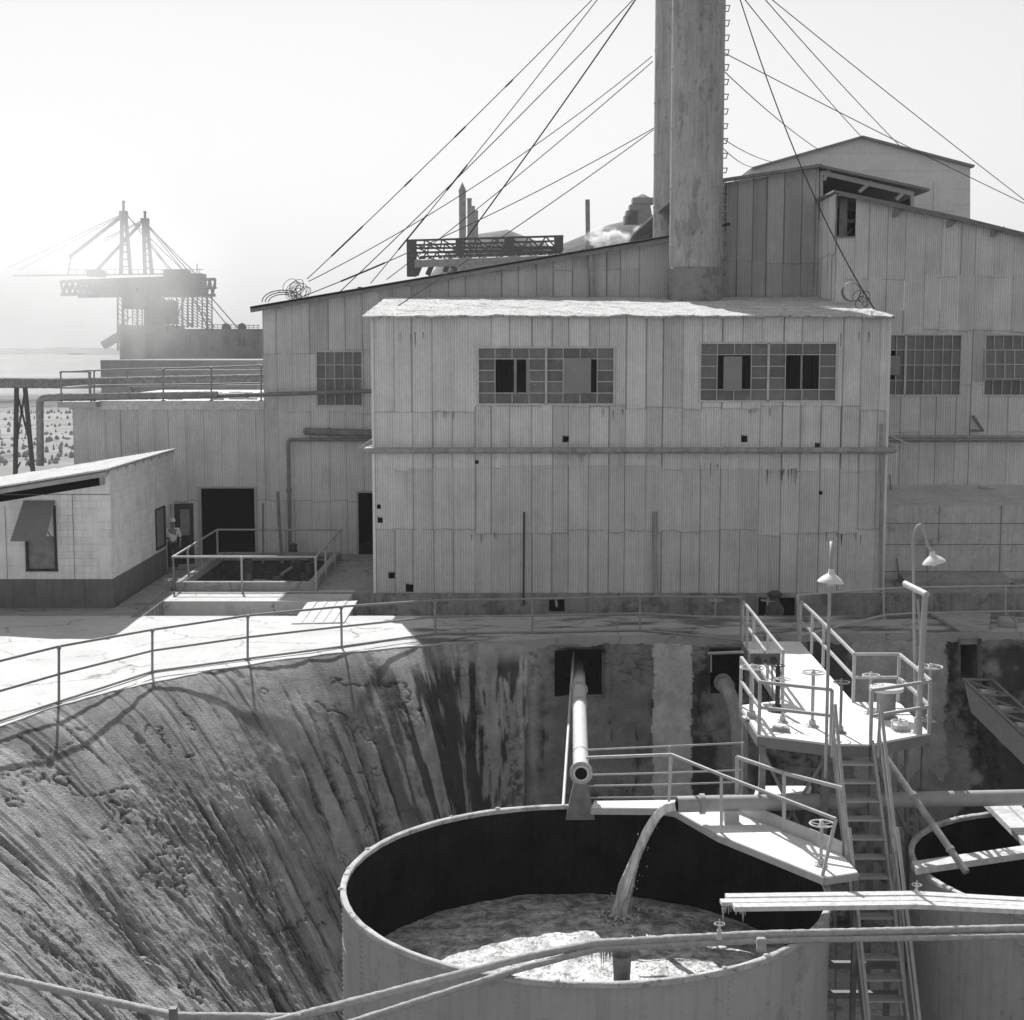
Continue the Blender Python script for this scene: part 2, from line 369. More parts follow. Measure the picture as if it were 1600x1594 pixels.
# lip thickness where the slab edge shows over the slope
g = MB(); 
lip = MB()
for i in range(0, NU - 6, 6):
    lip.cur = 1 - .45 * float(np.clip((rx[i] + 2.4) * 2, 0, 1))  # kerb tone drops on the same stretch, painting the annex shade in
    p = (lipx[i], lipy[i]); q = (lipx[i + 6], lipy[i + 6]); e1 = inw[i] * .03; e2 = inw[i + 6] * .03
    lip.quad((p[0] + e1[0], p[1] + e1[1], -.30), (q[0] + e2[0], q[1] + e2[1], -.30), (q[0] + e2[0], q[1] + e2[1], .012), (p[0] + e1[0], p[1] + e1[1], .012))
    lip.quad((p[0] + e1[0], p[1] + e1[1], .012), (q[0] + e2[0], q[1] + e2[1], .012), (q[0] - e2[0] * 3, q[1] - e2[1] * 3, .012), (p[0] - e1[0] * 3, p[1] - e1[1] * 3, .012))
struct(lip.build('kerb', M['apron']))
# trench
t = MB()
XR = 34
t.box((XT0, TY0 - .25, -1.1), (XR, TY0 - .02, -.01))      # near wall
t.box((XT0, TY1, -1.1), (XR, TY1 + .22, .02))             # far wall
t2_ = MB().box((XT0 - .3, 43.08, -1.1), (-4.9, 45.12, .006)); struct(t2_.build('pavement', M['apron']))
t.box((XT0 - .3, TY0 - .25, -1.1), (XT0, TY1 + .22, .015))
t.box((XT0, TY0, -.95), (XR, TY1, -.68))
struct(t.build('trench', M['concrete']))
# yard behind, with the railed sump left open
PXa, PXb, PYa, PYb = -10.35, -6.25, 45.1, 51.6
y = MB()
def rect(x0, x1, y0, y1, z=0.0):
    y.quad((x0, y0, z), (x1, y0, z), (x1, y1, z), (x0, y1, z))
rect(-60, XT0 - .3, TY0, TY1 + .22); rect(-60, PXa, TY1 + .22, 75); rect(PXa, PXb, TY1 + .22, PYa); rect(PXa, PXb, PYb, 75); rect(PXb, 60, TY1 + .22, 75)
struct(y.build('yard', M['yard']))
s_ = MB(); z0 = -1.6
s_.quad((PXa, PYa, z0), (PXb, PYa, z0), (PXb, PYb, z0), (PXa, PYb, z0))
s_.quad((PXa, PYa, z0), (PXa, PYb, z0), (PXa, PYb, 0), (PXa, PYa, 0)); s_.quad((PXb, PYa, z0), (PXb, PYa, 0), (PXb, PYb, 0), (PXb, PYb, z0))
s_.quad((PXa, PYb, z0), (PXb, PYb, z0), (PXb, PYb, 0), (PXa, PYb, 0)); s_.quad((PXa, PYa, z0), (PXa, PYa, 0), (PXb, PYa, 0), (PXb, PYa, z0))
struct(s_.build('sump', M['junk']))
# far ground
gx = np.linspace(-900, 900, 160); gy = 75 + (np.linspace(0, 1, 160) ** 2.2) * 5200
GX, GY = np.meshgrid(gx, gy, indexing='ij'); GX = GX * (1 + (GY - 75) / 300)
GZ = -.02 + (fbm(GX * .02, GY * .02, 4) - .5) * np.clip((GY - 120) / 100, 0, 1) * 2.0
struct(grid_obj('ground', np.stack([GX, GY, GZ], -1), np.ones(GX.shape), M['terrain']))
ax = np.array([-400., -60.]); 
y2 = MB(); y2.quad((-400, 10, -.03), (-60, 10, -.03), (-60, 76, -.03), (-400, 76, -.03)); y2.quad((60, 10, -.03), (400, 10, -.03), (400, 76, -.03), (60, 76, -.03))
y2.quad((-60, 10, -.035), (-24, 10, -.035), (-24, 41, -.035), (-60, 41, -.035))
struct(y2.build('ground', M['terrain']))
def hill(name, prof, Y, thick, m, amp=1.5):
    """prof: pixel silhouette; a ridge of real depth at distance Y"""
    pts = [V(a, b, Y) for a, b in prof]; xs = np.linspace(pts[0].x, pts[-1].x, 120); zs = np.interp(xs, [p.x for p in pts], [p.z for p in pts])
    vs = np.linspace(0, 1, 30); Pm = np.zeros((120, 30, 3))
    for j, v in enumerate(vs):
        a = v * math.pi
        Pm[:, j, 0] = xs; Pm[:, j, 1] = Y - thick * math.cos(a); Pm[:, j, 2] = -1 + (zs + 1) * math.sin(a) ** .8 + (fbm(xs * .05, xs * 0 + v * 6, 4) - .5) * amp * (1 - abs(math.sin(a)) ** 6)
    return struct(grid_obj(name, Pm, np.ones((120, 30)), m))
hill('hills', [(-300, 556), (0, 548), (60, 546), (180, 545), (420, 543), (600, 548)], 2500, 700, M['hill'], 12)
hill('waste_heap', [(560, 600), (640, 470), (700, 395), (740, 367), (793, 359), (860, 385), (930, 430), (1000, 520)], 330, 16, M['hill'])
hill('slag_heap', [(700, 560), (800, 440), (870, 385), (950, 352), (1010, 338), (1060, 345), (1200, 440), (1300, 540)], 260, 15, M['hill'])

# ------------------------------------------------------------------ corrugated sheeting
def sheeting(mb, o, dr, nrm, L, zb, ztop, rows, openings=(), sheet=.62, tn=(.93, 1.06), seam=.55, off=0.0, rowtone=None):
    """sheets of real corrugation on the plane through o along dr; zb bottom, ztop(s) top; openings (s0,s1,z0,z1)"""
    o = Vector(o); dr = Vector(dr); nrm = Vector(nrm)
    lv = sorted(rows); NC = 8
    s0 = -off; base_sheet = sheet; cnt = 0; lift = [0] * len(lv)
    while s0 < L:
        sheet = base_sheet * random.choice((1, 1, 1, .9, 1.08, .8)); cnt += 1
        if cnt % 5 == 1: lift = [0] + [random.uniform(-.10, .10) for _ in lv[1:-1]] + [0]
        a, b = max(s0, 0), min(s0 + sheet, L); s0 += sheet
        if b - a < .03: continue
        for r in range(len(lv) - 1):
            jz = random.uniform(-.06, .06) if random.random() < .3 else 0
            r0 = lv[r] + lift[r] + (jz if r else 0); r1 = lv[r + 1] + lift[r + 1] + .10
            cuts = [(r0, r1)]; aa = a; bb = b; parts = [(a, b, r0, r1)]
            for (x0, x1, q0, q1) in openings:
                new = []
                for (pa, pb, pz0, pz1) in parts:
                    if x1 <= pa or x0 >= pb or q1 <= pz0 or q0 >= pz1: new.append((pa, pb, pz0, pz1)); continue
                    if x0 > pa: new.append((pa, x0, pz0, pz1))
                    if x1 < pb: new.append((x1, pb, pz0, pz1))
                    ma, mb_ = max(pa, x0), min(pb, x1)
                    if q0 > pz0: new.append((ma, mb_, pz0, q0))
                    if q1 < pz1: new.append((ma, mb_, q1, pz1))
                parts = new
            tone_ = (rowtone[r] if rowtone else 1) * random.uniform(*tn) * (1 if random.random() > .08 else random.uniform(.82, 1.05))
            push = random.uniform(.0, .012) + .008 * (r % 2); tilt = random.uniform(-.006, .006); dark_edge = random.random() < .5; bow = random.uniform(-.008, .014); flare = random.choice((0, 0, 0, .012, .03))
            for (pa, pb, pz0, pz1) in parts:
                if pb - pa < .01: continue
                n = max(2, int((pb - pa) / (sheet / NC) * 4) + 1)
                lo = []; hi = []; tl = []
                for i in range(n + 1):
                    s = lerp(pa, pb, i / n); zt = min(pz1, ztop(s)); zz = min(max(pz0, zb), zt)
                    cor = .013 * math.cos(2 * math.pi * s / (sheet / NC)) + push + tilt * (s - a) / sheet * 3 + bow * math.sin(3.14 * (s - a) / sheet)
                    p = o + dr * s
                    lo.append(p + nrm * (cor + .004 + flare * ((s - a) / sheet) ** 2) + Vector((0, 0, zz + .012 * math.sin(s * 9 + r)))); hi.append(p + nrm * (cor - .004) + Vector((0, 0, zt)))
                    e = min(s - a, b - s); tv = tone_
                    if e < .02 and dark_edge and sheet - (b - a) < .02: tv *= seam
                    tl.append(tv * (1 - .24 * (.5 - .5 * math.cos(2 * math.pi * s / (sheet / NC)))))  # valleys darkened: shading of the corrugation put into the tone
                if max(h_.z - l_.z for h_, l_ in zip(hi, lo)) < .03: continue
                # dirty lap at the foot of the sheet
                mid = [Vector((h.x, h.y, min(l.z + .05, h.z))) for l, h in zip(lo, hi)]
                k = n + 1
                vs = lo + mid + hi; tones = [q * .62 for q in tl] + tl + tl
                fs = [(i, i + 1, k + i + 1, k + i) for i in range(n)] + [(k + i, k + i + 1, 2 * k + i + 1, 2 * k + i) for i in range(n)]
                fs = [f[::-1] for f in fs] if dr.cross(Vector((0, 0, 1))).dot(nrm) < 0 else fs
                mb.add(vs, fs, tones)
    return mb
def front(mb, Y, X0, X1, zb, roof, rows, openings=(), **k):
    ops = [(a - X0, b - X0, c, d_) for a, b, c, d_ in openings]
    return sheeting(mb, (X0, Y, 0), (1, 0, 0), (0, -1, 0), X1 - X0, zb, lambda s: roof(X0 + s), rows, ops, **k)
def poly_fn(pts):
    xs = [p[0] for p in pts]; zs = [p[1] for p in pts]
    return lambda x: float(np.interp(x, xs, zs))

def window(parent, x0, x1, z0, z1, Y, cols, rows_, missing=(), heavy=(), frame_r=.03, vents=()):
    """steel window: frame with glazing bars (part), one mesh of panes (sub-part)"""
    f = MB(); g = MB(); yb = Y + .03
    for z in (z0, z1): f.box((x0 - .03, Y - .045, z - .03), (x1 + .03, Y + .05, z + .03))
    for x in (x0, x1): f.box((x - .03, Y - .042, z0), (x + .03, Y + .048, z1))
    for i in range(1, cols):
        x = lerp(x0, x1, i / cols); t_ = .035 if i in heavy else .012; zs = []
        for r in range(rows_):
            if (i - 1, r) in missing and (i, r) in missing: continue
            f.box((x - t_, Y - .01 - t_, lerp(z0, z1, r / rows_)), (x + t_, Y + .02, lerp(z0, z1, (r + 1) / rows_)))
    for r in range(1, rows_):
        z = lerp(z0, z1, r / rows_)
        for i in range(cols):
            if (i, r - 1) in missing and (i, r) in missing: continue
            f.box((lerp(x0, x1, i / cols), Y - .018, z - .013), (lerp(x0, x1, (i + 1) / cols), Y + .016, z + .013))
    for i in range(cols):
        for r in range(rows_):
            if (i, r) in missing: continue
            xa_, xb_ = lerp(x0, x1, i / cols), lerp(x0, x1, (i + 1) / cols); za, zb_ = lerp(z0, z1, r / rows_), lerp(z0, z1, (r + 1) / rows_)
            j = random.uniform(-.006, .006); k = random.uniform(-.006, .006); tv = random.uniform(.75, 1.25)
            g.add([(xa_, yb + j, za), (xb_, yb + k, za), (xb_, yb + j, zb_), (xa_, yb + k, zb_)], [(0, 1, 2, 3)], [tv] * 4)
    fo = f.build('window', M['muntin'], parent); g.build('pane', M['glass_t'], fo)
    for (xa_, xb_, za, zb_, tilt) in vents:      # hinged vent leaf standing ajar
        v = MB(); v.slab((xa_, Y - .02, za), (xb_, Y - .02 - tilt, za), (xb_, Y - .02 - tilt, zb_), (xa_, Y - .02, zb_), .02)
        v.build('vent', M['paint_vent'], fo)
    return fo
M['glass_t'] = mat('glass_t', .16, .2, 1.6, .35, spec=.5, streak=.2, attr='tone', stain=[(3, .6, .05, 1.6)])
M['paint_vent'] = mat('paint_vent', .28, .1, 3, .7)
def wr(x0, y0, x1, y1, Y):
    a = V(x0, y1, Y); b = V(x1, y0, Y); return a.x, b.x, a.z, b.z

# ------------------------------------------------------------------ centre annex
YA = 44.5; AX0 = V(584, 700, YA).x; AX1 = V(1384, 700, YA).x
zE = V(984, 494, YA).z; YB = 53.0; zR = 9.32
annex = empty('corrugated_annex', (AX0, YA, 0), 'lean-to annex of corrugated iron with two wide steel windows, roof white with dust', 'building')
w1 = wr(747, 543, 960, 632, YA); w2 = wr(1093, 536, 1308, 627, YA)
rowsA = [0, V(0, 832, YA).z, V(0, 735, YA).z, V(0, 640, YA).z, 8.6]
holes = []
for (px, py, s) in ((684 + 200, 686, 5), (1163, 686, 5), (1277, 696, 4), (612, 899, 5), (640, 919, 6), (745, 722, 3), (1282, 770, 3), (594, 813, 4), (592, 792, 3), (870, 941, 9)):
    holes.append(wr(px - s, py - s, px + s, py + s, YA))
a = MB(); front(a, YA, AX0, AX1, -.12, lambda x: zE + .02, rowsA, [w1, w2] + holes, rowtone=(.88, .92, 1.04, 1.12))  # row tones darken downward, painting in the wall's shade gradient
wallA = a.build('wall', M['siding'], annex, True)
b = MB()
sheeting(b, (AX1, YA, 0), (0, 1, 0), (1, 0, 0), YB - YA - .3, 0, lambda s: zE + (zR - zE) * s / 8.5, rowsA + [9.6])
b.build('side_wall', M['siding'], annex, True); b = MB()
sheeting(b, (AX0, YA, 0), (0, 1, 0), (-1, 0, 0), YB - YA, 0, lambda s: zE + (zR - zE) * s / 8.5, rowsA + [9.6])
b.build('side_wall', M['siding'], annex, True)
MB().box((AX1 - .02, YA - .045, 0), (AX1 + .06, YA - .02, zE)).build('corner_trim', M['siding'], annex)
MB().box((AX0 - .05, YA - .04, 0), (AX0 + .03, YA - .022, zE)).build('corner_trim', M['siding'], annex)
# roof sheet, ragged and dusty
nx_, ny_ = 260, 80; X = np.linspace(AX0 - .28, AX1 + .1, nx_); Yg = np.linspace(YA - .28, YB - .1, ny_); XX, YY = np.meshgrid(X, Yg, indexing='ij')
ZZ = zE + .03 + (zR - zE) * (YY - YA) / (YB - YA) + .10 * (fbm(XX * 2.1, YY * 2.4, 5, .6) - .5) + .05 * np.clip(fbm(XX * 5, YY * 4, 3) - .55, 0, 1)
ZZ[:, 0] += (fbm(X * 1.4, X * 0 + 8, 4, .65) - .5) * .14; YY[:, 0] += (fbm(X * 2.4, X * 0 + 18, 4, .65) - .5) * .22
ro = grid_obj('roof', np.stack([XX, YY, ZZ], -1), np.ones(XX.shape), M['roof_dust']); attach(ro, annex)
sd = ro.modifiers.new('thick', 'SOLIDIFY'); sd.thickness = .05; sd.offset = -1
window(annex, *w1, YA, 8, 5, missing={(1, 1), (1, 2), (1, 3), (2, 1), (2, 2), (2, 3), (5, 1), (5, 2), (5, 3), (6, 1), (6, 2), (6, 3)}, heavy=(4,),
       vents=[(V(803, 600, YA).x, V(807, 600, YA).x, V(0, 617, YA).z, V(0, 562, YA).z, .02), (V(822, 600, YA).x, V(826, 600, YA).x, V(0, 617, YA).z, V(0, 562, YA).z, .02), (V(880, 600, YA).x, V(923, 600, YA).x, V(0, 614, YA).z, V(0, 561, YA).z, .10)])
window(annex, *w2, YA, 8, 5, missing={(1, 1), (1, 2), (1, 3), (2, 1), (2, 2), (2, 3), (5, 1), (5, 2), (5, 3), (6, 1), (6, 2), (6, 3)}, heavy=(4,),
       vents=[(V(1130, 600, YA).x, V(1158, 600, YA).x, V(0, 611, YA).z, V(0, 557, YA).z, .10), (V(1250, 600, YA).x, V(1253, 600, YA).x, V(0, 608, YA).z, V(0, 554, YA).z, .02)])
rs_m = MB()
for (px, py, n_, L0) in ((1225, 733, 16, .55), (965, 640, 4, .35), (1180, 640, 5, .3), (690, 640, 5, .3), (905, 700, 4, .4), (1085, 705, 3, .3), (760, 833, 5, .3), (1320, 833, 6, .4), (640, 520, 5, .5), (1340, 520, 4, .5), (1100, 725, 5, .4)):
    for q_ in range(n_):
        c0 = V(px + random.gauss(0, 14), py + random.uniform(-2, 4), YA - .034); L1 = L0 * random.uniform(.3, 1); wd = random.uniform(.006, .022)
        rs_m.add([(c0.x - wd, c0.y, c0.z), (c0.x + wd, c0.y, c0.z), (c0.x + wd * .3, c0.y, c0.z - L1), (c0.x - wd * .3, c0.y, c0.z - L1)], [(3, 2, 1, 0)])
rs_m.build('rust_runs', M['steel'], annex)['kind'] = 'stuff'
fnd = MB(); fnd.box((AX0 - .05, YA - .06, -.7), (AX1 + .1, YA + .1, -.135)); fnd.build('foundation', M['concrete'], annex)
# openings in the foundation read as dark boxes with valves
# ------------------------------------------------------------------ main shed behind
ZL = V(412, 484, YB).z; XL = V(412, 600, YB).x; XS = V(1047, 372, YB).x; ZS = V(1047, 372, YB).z
XW0 = V(115, 700, YB).x; ZLOW = V(115, 640, YB).z
main = empty('main_shed', (XL, YB, 0), 'long corrugated shed behind the annex, its roof rising toward the smokestacks', 'building')
XM = V(1280, 260, YB).x; ZM = V(1280, 262, YB).z; zM0 = V(1130, 286, YB).z
roofM = poly_fn([(XL, ZL), (XS, ZS - .05), (XS + .01, V(1130, 290, YB).z - .5), (V(1130, 286, YB).x, zM0), (XM, ZM), (XM + .01, V(0, 345, YB).z)])
dr1 = (V(315, 800, YB).x, V(398, 800, YB).x, 0, V(0, 763, YB).z); dr2 = (V(560, 800, YB).x, V(588, 800, YB).x, 0, V(0, 770, YB).z)
wl = wr(495, 549, 566, 634, YB)
rowsM = [0, V(0, 780, YB).z, V(0, 648, YB).z, V(0, 550, YB).z, 10.3, 16]
a = MB(); X64 = V(642, 450, YB).x; front(a, YB, XL, X64, 0, roofM, rowsM, [dr2, wl], seam=.75)
front(a, YB, X64, XS - .02, 0, roofM, rowsM, [], seam=.45, tn=(.74, .9)); front(a, YB, XS - .02, XM + .25, 0, roofM, [0, 6, V(0, 412, YB).z, 16], [], seam=.5, tn=(.62, .80))
a.build('wall', M['siding_main'] if 'siding_main' in M else M['siding'], main, True)
t = MB(); t.beam((XL - .35, YB - .25, V(400, 482, YB).z), (XS + .05, YB - .25, ZS + .03), .5, .07); t.beam((XL - .35, YB - .42, V(400, 482, YB).z - .09), (XS + .05, YB - .42, ZS - .06), .05, .14)
t.build('eave', M['steel'], main)
t = MB()
t.slab((XL - .35, YB - .5, ZL + .1), (XS, YB - .5, ZS + .08), (XS, YB + 24, ZS + .08), (XL - .35, YB + 24, ZL + .1), .08)
t.slab((XS, YB, zM0 + .02 - .55), (XM, YB, ZM + .06), (XM, YB + 24, ZM + .06), (XS, YB + 24, zM0 - .5), .08)
t.build('roof', M['sheet_roof'], main)
t = MB()
t.quad((XL, YB + 24, 0), (XM + 20, YB + 24, 0), (XM + 20, YB + 24, ZL), (XL, YB + 24, ZL)); t.quad((XL, YB + 24, ZL), (XM, YB + 24, ZL), (XM, YB + 24, ZM), (XS, YB + 24, ZS))
t.quad((XL, YB, 0), (XL, YB + 24, 0), (XL, YB + 24, ZL), (XL, YB, ZL)); t.build('rear_wall', M['dark'], main)
t = MB()
t.box((dr2[0] - .06, YB - .04, 0), (dr2[0], YB + .03, dr2[3])); t.box((dr2[0] - .06, YB - .042, dr2[3]), (dr2[1], YB + .03, dr2[3] + .07))
t.build('door_frame', M['paint'], main)
window(main, *wl, YB, 5, 4)
for (d_, nm) in ((dr1, 1), (dr2, 2)):
    m = MB(); x0_, x1_ = d_[0] - 1.5, d_[1] + 1.5; m.quad((x0_, YB + 3, 0), (x1_, YB + 3, 0), (x1_, YB + 3, 3.6), (x0_, YB + 3, 3.6)); m.build('dark_lining', M['black'], main)  # black sheet behind each doorway, painting in the dark interior
    m = MB(); m.quad((x0_, YB + .1, .012), (x1_, YB + .1, .012), (x1_, YB + 3, .012), (x0_, YB + 3, .012)); m.build('dark_floor_sheet', M['dark'], main)  # dark sheet laid over the floor to deepen the shade inside
# purlin ends poking from under the eave
t = MB()
for (px, py) in ((433, 477), (485, 468), (562, 452), (631, 443), (704, 431), (766, 420), (775, 418), (850, 405)):
    p = V(px, py, YB - .3); MB().box((p.x - .07, YB - .35, p.z - .1), (p.x + .07, YB, p.z + .08)).build('purlin', M['dark'], main)
# monitor: the open bay under the upper roof at the right
mon = MB()
p0 = V(1280, 258, YB - .2); p1 = V(1440, 297, YB - .2)
mon.beam(V(1122, 283, YB - .25), V(1283, 259, YB - .25), .45, .10); mon.build('upper_eave', M['steel'], main)
mon = MB(); mon.slab(p0 + Vector((-.1, 0, .05)), p1 + Vector((.3, 0, .05)), p1 + Vector((.3, 9, .05)), p0 + Vector((-.1, 9, .05)), .09)
mon.build('monitor_roof', M['sheet_roof'], main)
tr = MB()
tr.beam(V(1283, 270, YB + .1), V(1425, 303, YB + .1), .16, .16)
for (aa, bb) in (((1283, 268), (1283, 345)), ((1425, 300), (1425, 330)), ((1342, 300), (1362, 284)), ((1287, 282), (1296, 264)), ((1400, 312), (1415, 298))):
    tr.beam(V(*aa, YB + .1), V(*bb, YB + .1), .12, .12)
tr.build('truss', M['paint'], main)
back = MB(); q0 = V(1280, 330, YB + 5); back.quad(V(1278, 268, YB + 5), V(1425, 306, YB + 5), V(1425, 345, YB + 5), V(1278, 345, YB + 5)); back.build('dark_lining', M['black'], main)  # black sheet standing in for the shade inside the open bay

# low wing at left, same line of wall, with the deck on top
low = empty('low_wing', (XW0, YB, 0), 'low corrugated wing with flat railed roof and wide black doorway', 'building')
a = MB(); front(a, YB + .02, XW0, XL, 0, lambda x: ZLOW, [0, V(0, 780, YB).z, ZLOW + .05], [dr1], seam=.85); 
a.build('wall', M['siding'], low, True)
t = MB(); t.box((XW0 - .1, YB - .06, ZLOW), (XL, YB + .05, ZLOW + .32)); t.box((XW0 - .1, YB + .05, ZLOW + .12), (XL, YB + 14, ZLOW + .318)); t.build('roof', M['crust'], low)
t = MB(); t.quad((XW0, YB, 0), (XW0, YB, ZLOW), (XW0, YB + 14, ZLOW), (XW0, YB + 14, 0)); t.quad((XW0, YB + 14, 0), (XL, YB + 14, 0), (XL, YB + 14, ZLOW), (XW0, YB + 14, ZLOW)); t.build('rear_wall', M['dark'], low)
t = MB(); t.box((dr1[0] - .12, YB - .05, 0), (dr1[0], YB + .05, dr1[3])); t.box((dr1[1], YB - .05, 0), (dr1[1] + .08, YB + .05, dr1[3])); t.box((dr1[0] - .12, YB - .052, dr1[3]), (dr1[1] + .08, YB + .05, dr1[3] + .06)); t.build('door_frame', M['paint'], low)

# ------------------------------------------------------------------ right shed
YR = 50.4; RX0 = V(1306, 400, YR).x; RX1 = 30
rs = empty('tall_right_shed', (RX0, YR, 0), 'tall corrugated shed on the right with sloping roofline and broken corner opening', 'building')
zr = lambda px: None
ptsR = [(V(px, py, YR).x, V(px, py, YR).z) for px, py in ((1300, 301), (1310, 303), (1400, 322), (1500, 343), (1600, 368), (1800, 420))]
roofR = poly_fn(ptsR)
wa = wr(1384, 523, 1503, 618, YR); wb = wr(1536, 523, 1655, 618, YR); wc = wr(1307, 306, 1338, 369, YR)
rowsR = [2.6, V(0, 680, YR).z, V(0, 600, YR).z, V(0, 520, YR).z, V(0, 436, YR).z, 16]
a = MB(); front(a, YR, RX0, RX1, 2.7, roofR, rowsR, [wa, wb, wc], seam=.6); a.build('wall', M['siding'], rs, True)
a = MB(); sheeting(a, (RX0, YR, 0), (0, 1, 0), (-1, 0, 0), 2.7, 8.9, lambda s: ptsR[0][1] + .05, [8.5, V(0, 395, YR).z, 16], tn=(.95, 1.2)); a.build('side_wall', M['siding'], rs, True)
t = MB()
for i in range(len(ptsR) - 1):
    A0, A1 = ptsR[i], ptsR[i + 1]
    t.slab((A0[0], YR - .3, A0[1] + .06), (A1[0], YR - .3, A1[1] + .06), (A1[0], YR + 16, A1[1] + .06), (A0[0], YR + 16, A0[1] + .06), .07)
t.build('roof', M['sheet_roof'], rs)
t = MB()
for i in range(1, len(ptsR) - 1):
    A0, A1 = ptsR[i], ptsR[i + 1]; t.beam((A0[0], YR - .25, A0[1] - .02), (A1[0], YR - .25, A1[1] - .02), .06, .12)
for (px, py) in ((1400, 326), (1484, 342), (1553, 357)):
    p = V(px, py, YR - .15); t.beam(p, p + Vector((-.05, 0, -.28)), .09, .09); t.beam(p + Vector((0, 0, -.25)), p + Vector((.35, 0, .05)), .06, .06)
t.build('bracket', M['steel'], rs)
window(rs, *wa, YR, 8, 4, heavy=(2,), missing={(0, 2), (0, 1)}, vents=[(V(1385, 600, YR).x, V(1405, 600, YR).x, V(0, 586, YR).z, V(0, 556, YR).z, .02)])
window(rs, *wb, YR, 8, 4, vents=[])
v = MB(); q = wr(1537, 547, 1660, 592, YR); v.slab((q[0], YR - .14, q[2]), (q[1], YR - .14, q[2]), (q[1], YR - .05, q[3]), (q[0], YR - .05, q[3]), .02); vo_ = v.build('vent', M['glass_t'], rs); v = MB()
for k in range(0, 9):
    xx = lerp(q[0], q[1], k / 8); v.beam((xx, YR - .165, q[2]), (xx, YR - .075, q[3]), .03, .03)
for t_ in (0, .5, 1): v.beam((q[0], lerp(YR - .165, YR - .075, t_), lerp(q[2], q[3], t_)), (q[1], lerp(YR - .165, YR - .075, t_), lerp(q[2], q[3], t_)), .03, .03)
v.build('glazing_bars', M['muntin'], vo_)
t = MB(); t.box((wc[0] - .05, YR - .03, wc[2] - .05), (wc[0], YR + .05, wc[3])); t.box((wc[0], YR - .032, wc[2] - .06), (wc[1], YR + .05, wc[2])); t.box((wc[0] + .15, YR + .3, wc[2]), (wc[0] + .42, YR + .34, wc[3] - .05))
t.box((wc[0] + .42, YR + .6, wc[2] + .5), (wc[1] + .1, YR + .7, wc[2] + .62)); t.beam((wc[0] + .4, YR + .5, wc[2]), (wc[1], YR + .5, wc[2] + .3), .04, .04)
t.build('opening_frame', M['steel'], rs)
t = MB(); t.quad((RX0, YR + 8, 0), (RX1, YR + 8, 0), (RX1, YR + 8, 9), (RX0, YR + 8, 9)); t.build('dark_lining', M['black'], rs); t = MB(); t.quad((RX0 + .02, YR + 2.6, 8), (RX0 + 3, YR + 2.6, 8), (RX0 + 3, YR + 2.6, roofR(RX0 + 3) - .1), (RX0 + .02, YR + 2.6, roofR(RX0) - .1)); t.build('dark_lining', M['black'], rs)  # black sheets standing in for the unlit inside of the shed
# concrete ledge at its foot
lg = MB(); ly0 = 47.4; zt0 = V(1500, 757, YR).z; zt1 = V(1500, 790, ly0).z
lg.add([(AX1 + .1, ly0, 0), (RX1, ly0, 0), (RX1, ly0, zt1), (AX1 + .1, ly0, zt1), (AX1 + .1, YR + .05, zt0), (RX1, YR + .05, zt0), (AX1 + .1, YR + .05, 0), (RX1, YR + .05, 0)],
       [(0, 1, 2, 3), (3, 2, 5, 4), (0, 3, 4, 6), (1, 7, 5, 2)])
lgo = lg.build('concrete_ledge', M['ledge']); tag(lgo, 'sloped concrete ledge wall at the foot of the tall right shed', 'wall')
jt = MB()
for py in (818, 851, 893): z = V(1500, py, ly0).z; jt.box((AX1 + .2, ly0 - .012, z - .012), (RX1, ly0 + .01, z + .012))
for px, pa_, pb_ in ((1468, 790, 851), (1565, 790, 905), (1450, 851, 905)):
    p = V(px, pa_, ly0); q = V(px, pb_, ly0); jt.box((p.x - .012, ly0 - .012, q.z), (p.x + .012, ly0 + .01, p.z))
jt.build('joint', M['steel'], lgo)
db = MB(); a_ = V(1528, 761, YR - .6); b_ = V(1555, 766, YR - .8); db.beam(a_, b_, .08, .06); tag(db.build('loose_plank', M['wood']), 'short plank left lying on the sloped concrete ledge', 'plank')

# far gabled shed
YF = 78
fs_ = empty('far_gabled_shed', V(1345, 300, YF), 'pale smooth gabled shed standing behind the roofs at the right, topmost of the roofs', 'building')
prof = [V(px, py, YF) for px, py in ((1140, 292), (1175, 265), (1346, 216), (1516, 262), (1516, 420), (1140, 420))]
a = MB(); n = len(prof); a.add([tuple(p) for p in prof] + [(p.x, YF + 25, p.z) for p in prof], [tuple(range(n))[::-1]] + [(i, (i + 1) % n, n + (i + 1) % n, n + i) for i in range(n)])
a.build('wall', M['far_siding'], fs_)
a = MB()
for (p, q) in ((prof[1], prof[2]), (prof[2], prof[3])): 
    a.slab(p + Vector((0, -.3, .1)), q + Vector((.15 if q.x > prof[2].x else 0, -.3, .1)), q + Vector((.15 if q.x > prof[2].x else 0, 25, .1)), p + Vector((0, 25, .1)), .12)
a.build('roof', M['sheet_roof'], fs_)
a = MB()
for py in (235, 262, 290, 315): 
    l = V(1300, py + 4, YF); r_ = V(1516, py, YF); a.box((V(1345 - (py - 216) * 3.2 if py < 262 else 1180, py, YF).x, YF - .03, l.z - .03), (V(min(1516, 1345 + (py - 216) * 3.4), py, YF).x, YF, l.z + .0))
p = wr(1458, 285, 1492, 330, YF); a.box((p[0], YF - .05, p[2]), (p[1], YF - .01, p[3])); a.build('panel', M['far_siding'], fs_)

